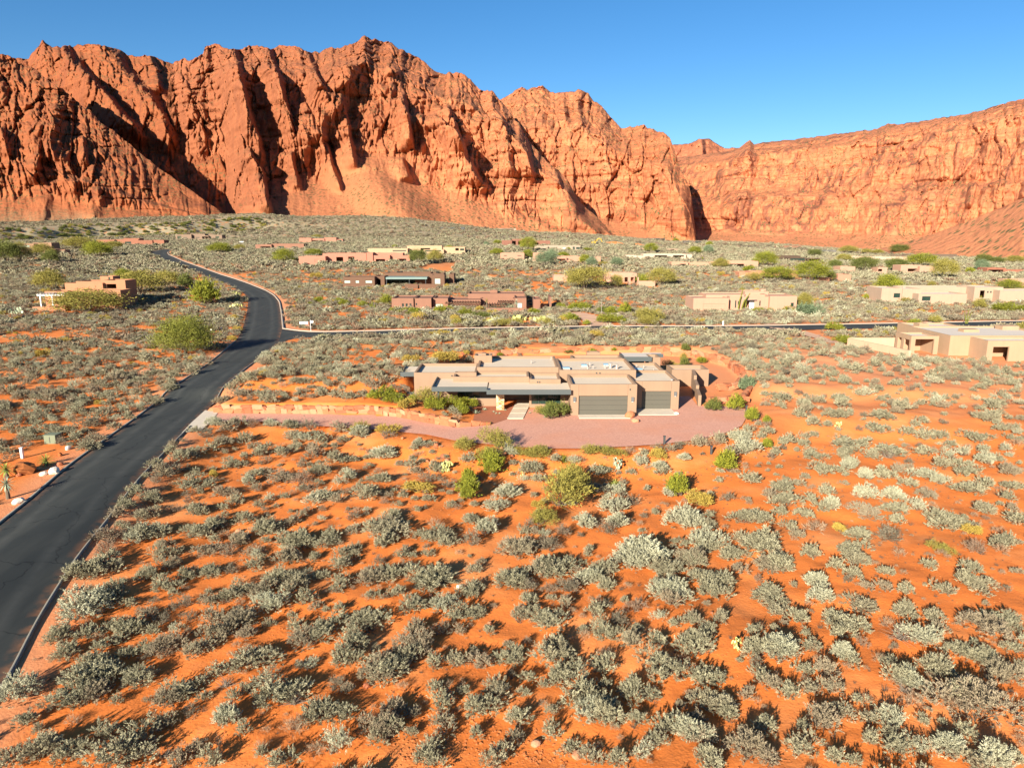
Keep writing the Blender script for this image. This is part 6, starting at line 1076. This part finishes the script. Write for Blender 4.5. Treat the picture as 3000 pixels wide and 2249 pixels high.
# parked cars on the far upper road
M['tyre'] = plain('tyre_rubber', (.02, .02, .02), .9)
def car(label, px, py, col, L=4.6, ang=0.0):
    x, y, z = stand(px, py); r = empty('parked_car', (x, y, z)); mt = plain('car_paint_%d' % px, col, .3, .03)
    bm = bmesh.new(); prof = [(-L/2, .35), (-L/2, .95), (-L/2+.25, 1.05), (-L/2+.75, 1.52), (L*.12, 1.55), (L*.27, 1.05), (L/2-.15, .9), (L/2, .7), (L/2, .35)]
    a = [bm.verts.new((u, -.86, v)) for u, v in prof]; b = [bm.verts.new((u, .86, v)) for u, v in prof]; n = len(prof); bm.faces.new(a); bm.faces.new(b[::-1])
    for i in range(n): bm.faces.new((a[i], b[i], b[(i+1) % n], a[(i+1) % n]))
    bmesh.ops.recalc_face_normals(bm, faces=bm.faces[:]); me = bpy.data.meshes.new('body'); bm.to_mesh(me); bm.free(); me.materials.append(mt); o = link(bpy.data.objects.new('body', me)); o.parent = r; bv_ = o.modifiers.new('bevel', 'BEVEL'); bv_.width = .08; bv_.segments = 2
    for s in (-1, 1):
        MB().prism([(0, 0)], 0, 0) if False else None
        w = bpy.data.meshes.new('side_window'); w.from_pydata([(-L/2+.62, s*.87, 1.08), (L*.22, s*.87, 1.08), (L*.10, s*.87, 1.47), (-L/2+.85, s*.87, 1.45)], [], [(0, 1, 2, 3)]); w.materials.append(M['glass']); q = link(bpy.data.objects.new('side_window', w)); q.parent = r; sm_ = q.modifiers.new('solid', 'SOLIDIFY'); sm_.thickness = .02
        for u in (-L*.32, L*.31):
            m = MB(); c = Vector((x, y, z)); m.tube([(x+u, y+s*.70, z+.33), (x+u, y+s*.92, z+.33)], .33, 14); wh = m.build('wheel', M['tyre'], r); MB().tube([(x+u, y+s*.90, z+.33), (x+u, y+s*.94, z+.33)], .18, 10).build('rim', M['steel'], wh)
        hl = MB().box(x+L/2-.06, x+L/2+.02, y+s*.62-.14, y+s*.62+.14, z+.62, z+.78).build('headlight', M['white'], r)
    r.rotation_euler.z = ang; return tag(r, label, 'car')
car('white car parked on the far upper road at left', 710, 712, (.75, .75, .74), 4.8, .15); car('dark red car parked behind the white one on the far upper road', 686, 711, (.10, .03, .03), 4.5, .2)
# two walkers on the upper road: one skinned body each
def person(label, px, py, shirt, trousers, h=1.75, stride=.22):
    x, y, z = stand(px, py); r = empty('person', (x, y, z)); k = h/1.75
    P_ = [(0, 0, .95, .15), (0, 0, 1.15, .14), (0, 0, 1.38, .165), (0, 0, 1.50, .07), (0, -.01, 1.58, .085), (0, -.01, 1.70, .075), (-.10, 0, .90, .11), (-.10, -stride, .50, .075), (-.10, -stride*.9, .07, .05), (-.10, -stride*.9-.16, .03, .04), (.10, 0, .90, .11), (.10, stride, .50, .075), (.10, stride*1.3, .09, .05), (.10, stride*1.3-.15, .03, .04), (-.20, 0, 1.40, .065), (-.25, .10, 1.15, .05), (-.25, -.02, .92, .04), (.20, 0, 1.40, .065), (.25, -.12, 1.15, .05), (.24, -.26, .97, .04)]
    E_ = [(0, 1), (1, 2), (2, 3), (3, 4), (4, 5), (0, 6), (6, 7), (7, 8), (8, 9), (0, 10), (10, 11), (11, 12), (12, 13), (2, 14), (14, 15), (15, 16), (2, 17), (17, 18), (18, 19)]
    me = bpy.data.meshes.new('body'); me.from_pydata([(a*k, b*k, c*k) for a, b, c, _ in P_], E_, []); o = link(bpy.data.objects.new('body', me)); o.parent = r; sk = o.modifiers.new('skin', 'SKIN')
    for v, p in zip(me.skin_vertices[0].data, P_): v.radius = (p[3]*k, p[3]*k)
    me.skin_vertices[0].data[0].use_root = True; sb = o.modifiers.new('sub', 'SUBSURF'); sb.levels = sb.render_levels = 1
    t = NT('clothes_%d' % px); zz = t.sep(t.node('ShaderNodeTexCoord').outputs['Object'])[2]; rr = t.ramp(t.math('DIVIDE', zz, 1.8), [(0, (.03, .03, .03)), (.05, trousers), (.52, trousers), (.53, shirt), (.84, shirt), (.85, (.45, .27, .19)), (.93, (.45, .27, .19)), (.94, (.06, .04, .03))]); t.l.nodes if False else None; t.col(rr); rr.node.color_ramp.interpolation = 'CONSTANT'; me.materials.append(t.m)
    return tag(r, label, 'person')
person('person in a red top walking along the upper road bend at left', 459, 757, (.50, .035, .03), (.05, .045, .06)); person('person in a dark red top walking in front on the upper road bend', 454, 762, (.22, .03, .03), (.03, .03, .04), 1.65)
# excavator on the dug earth
M['yellow'] = plain('machine_yellow', (.58, .34, .04), .5, .08)
x, y, z = stand(1740, 716); ex = empty('excavator', (x, y, z)); tag(ex, 'yellow excavator on the dug orange earth far right of centre', 'excavator')
for s in (-1, 1): MB().prism([(0, 0)]*0 or [(x-1.9, y+s*1.1-.3), (x+1.9, y+s*1.1-.3), (x+1.9, y+s*1.1+.3), (x-1.9, y+s*1.1+.3)], z, z+.85).build('track', M['tyre'], ex, .15)
MB().box(x-1.9, x+1.2, y-1.3, y+1.3, z+.95, z+2.0).build('body', M['yellow'], ex, .1); c_ = MB().box(x+.1, x+1.5, y-1.25, y-.1, z+2.005, z+3.1).build('cab', M['yellow'], ex, .08); MB().box(x+.25, x+1.35, y-1.28, y-1.255, z+2.15, z+2.95).build('window', M['glass'], c_)
MB().tube([(x+1.0, y+.3, z+1.8), (x+3.6, y+.3, z+4.6), (x+5.6, y+.3, z+4.2)], [.35, .4, .3], 6).build('boom', M['yellow'], ex); MB().tube([(x+5.4, y+.3, z+4.5), (x+6.6, y+.3, z+1.6)], [.3, .2], 6).build('arm', M['yellow'], ex); MB().prism([(x+6.0, y-.3), (x+7.1, y-.3), (x+7.0, y+.9), (x+6.1, y+.9)], z+.5, z+1.5).build('bucket', M['dark_metal'], ex, .08)
def mound(px, py, w, h, label):
    x, y, z = stand(px, py); d = proj(x, y, z)[2]; W = w*d/CF; Hh = h*d/CF; n = 24; V = []; u = np.linspace(-1, 1, n)
    X, Y = np.meshgrid(u, u); R2 = X*X+Y*Y; Z = np.maximum(0, 1-R2)*(.6+.8*(fbm(X*3+px, Y*3, 3, 5)))*Hh
    o = link(bpy.data.objects.new('earth_mound', npmesh('earth_mound', np.stack([X*W/2, Y*W/4, Z-.3], -1).reshape(-1, 3), grid_faces(n, n), plain('dug_earth_%d' % px, (.62, .19, .06), .95, .15, .5), True))); o.location = (x, y, z); return tag(o, label, 'earth mound')
mound(1790, 716, 90, 9, 'heap of dug orange earth right of the excavator'); mound(1860, 719, 70, 6, 'low heap of dug orange earth right of the bigger heap')
# dead bare shrubs
TW2 = [twig_mesh('dead_branches', plain('bleached_twig', (.26, .21, .16), .95, .25, 6), 60, .75, .012, .1) for i in range(2)]
for px, py, w, l in ((660, 2010, 60, 'bare dead shrub with dark arching twigs at lower left'), (2640, 1870, 80, 'fallen grey dead branches at lower right'), (2650, 2025, 60, 'bleached leafless shrub at lower right'), (480, 2215, 50, 'dead twigs beside the big sagebrush at bottom left'), (860, 2060, 70, 'bare dark dead shrub at lower left of centre'), (2600, 1340, 60, 'bleached leafless shrub on the pale sand at right')):
    x, y, z = G(px, py, 400); d = proj(x, y, z)[2]; s = w*d/CF; tag(place(TW2[px % 2], 'dead_shrub', (x, y, z), (s, s, s*.8), (0, 0, rnd.uniform(0, 6))), l, 'shrub')
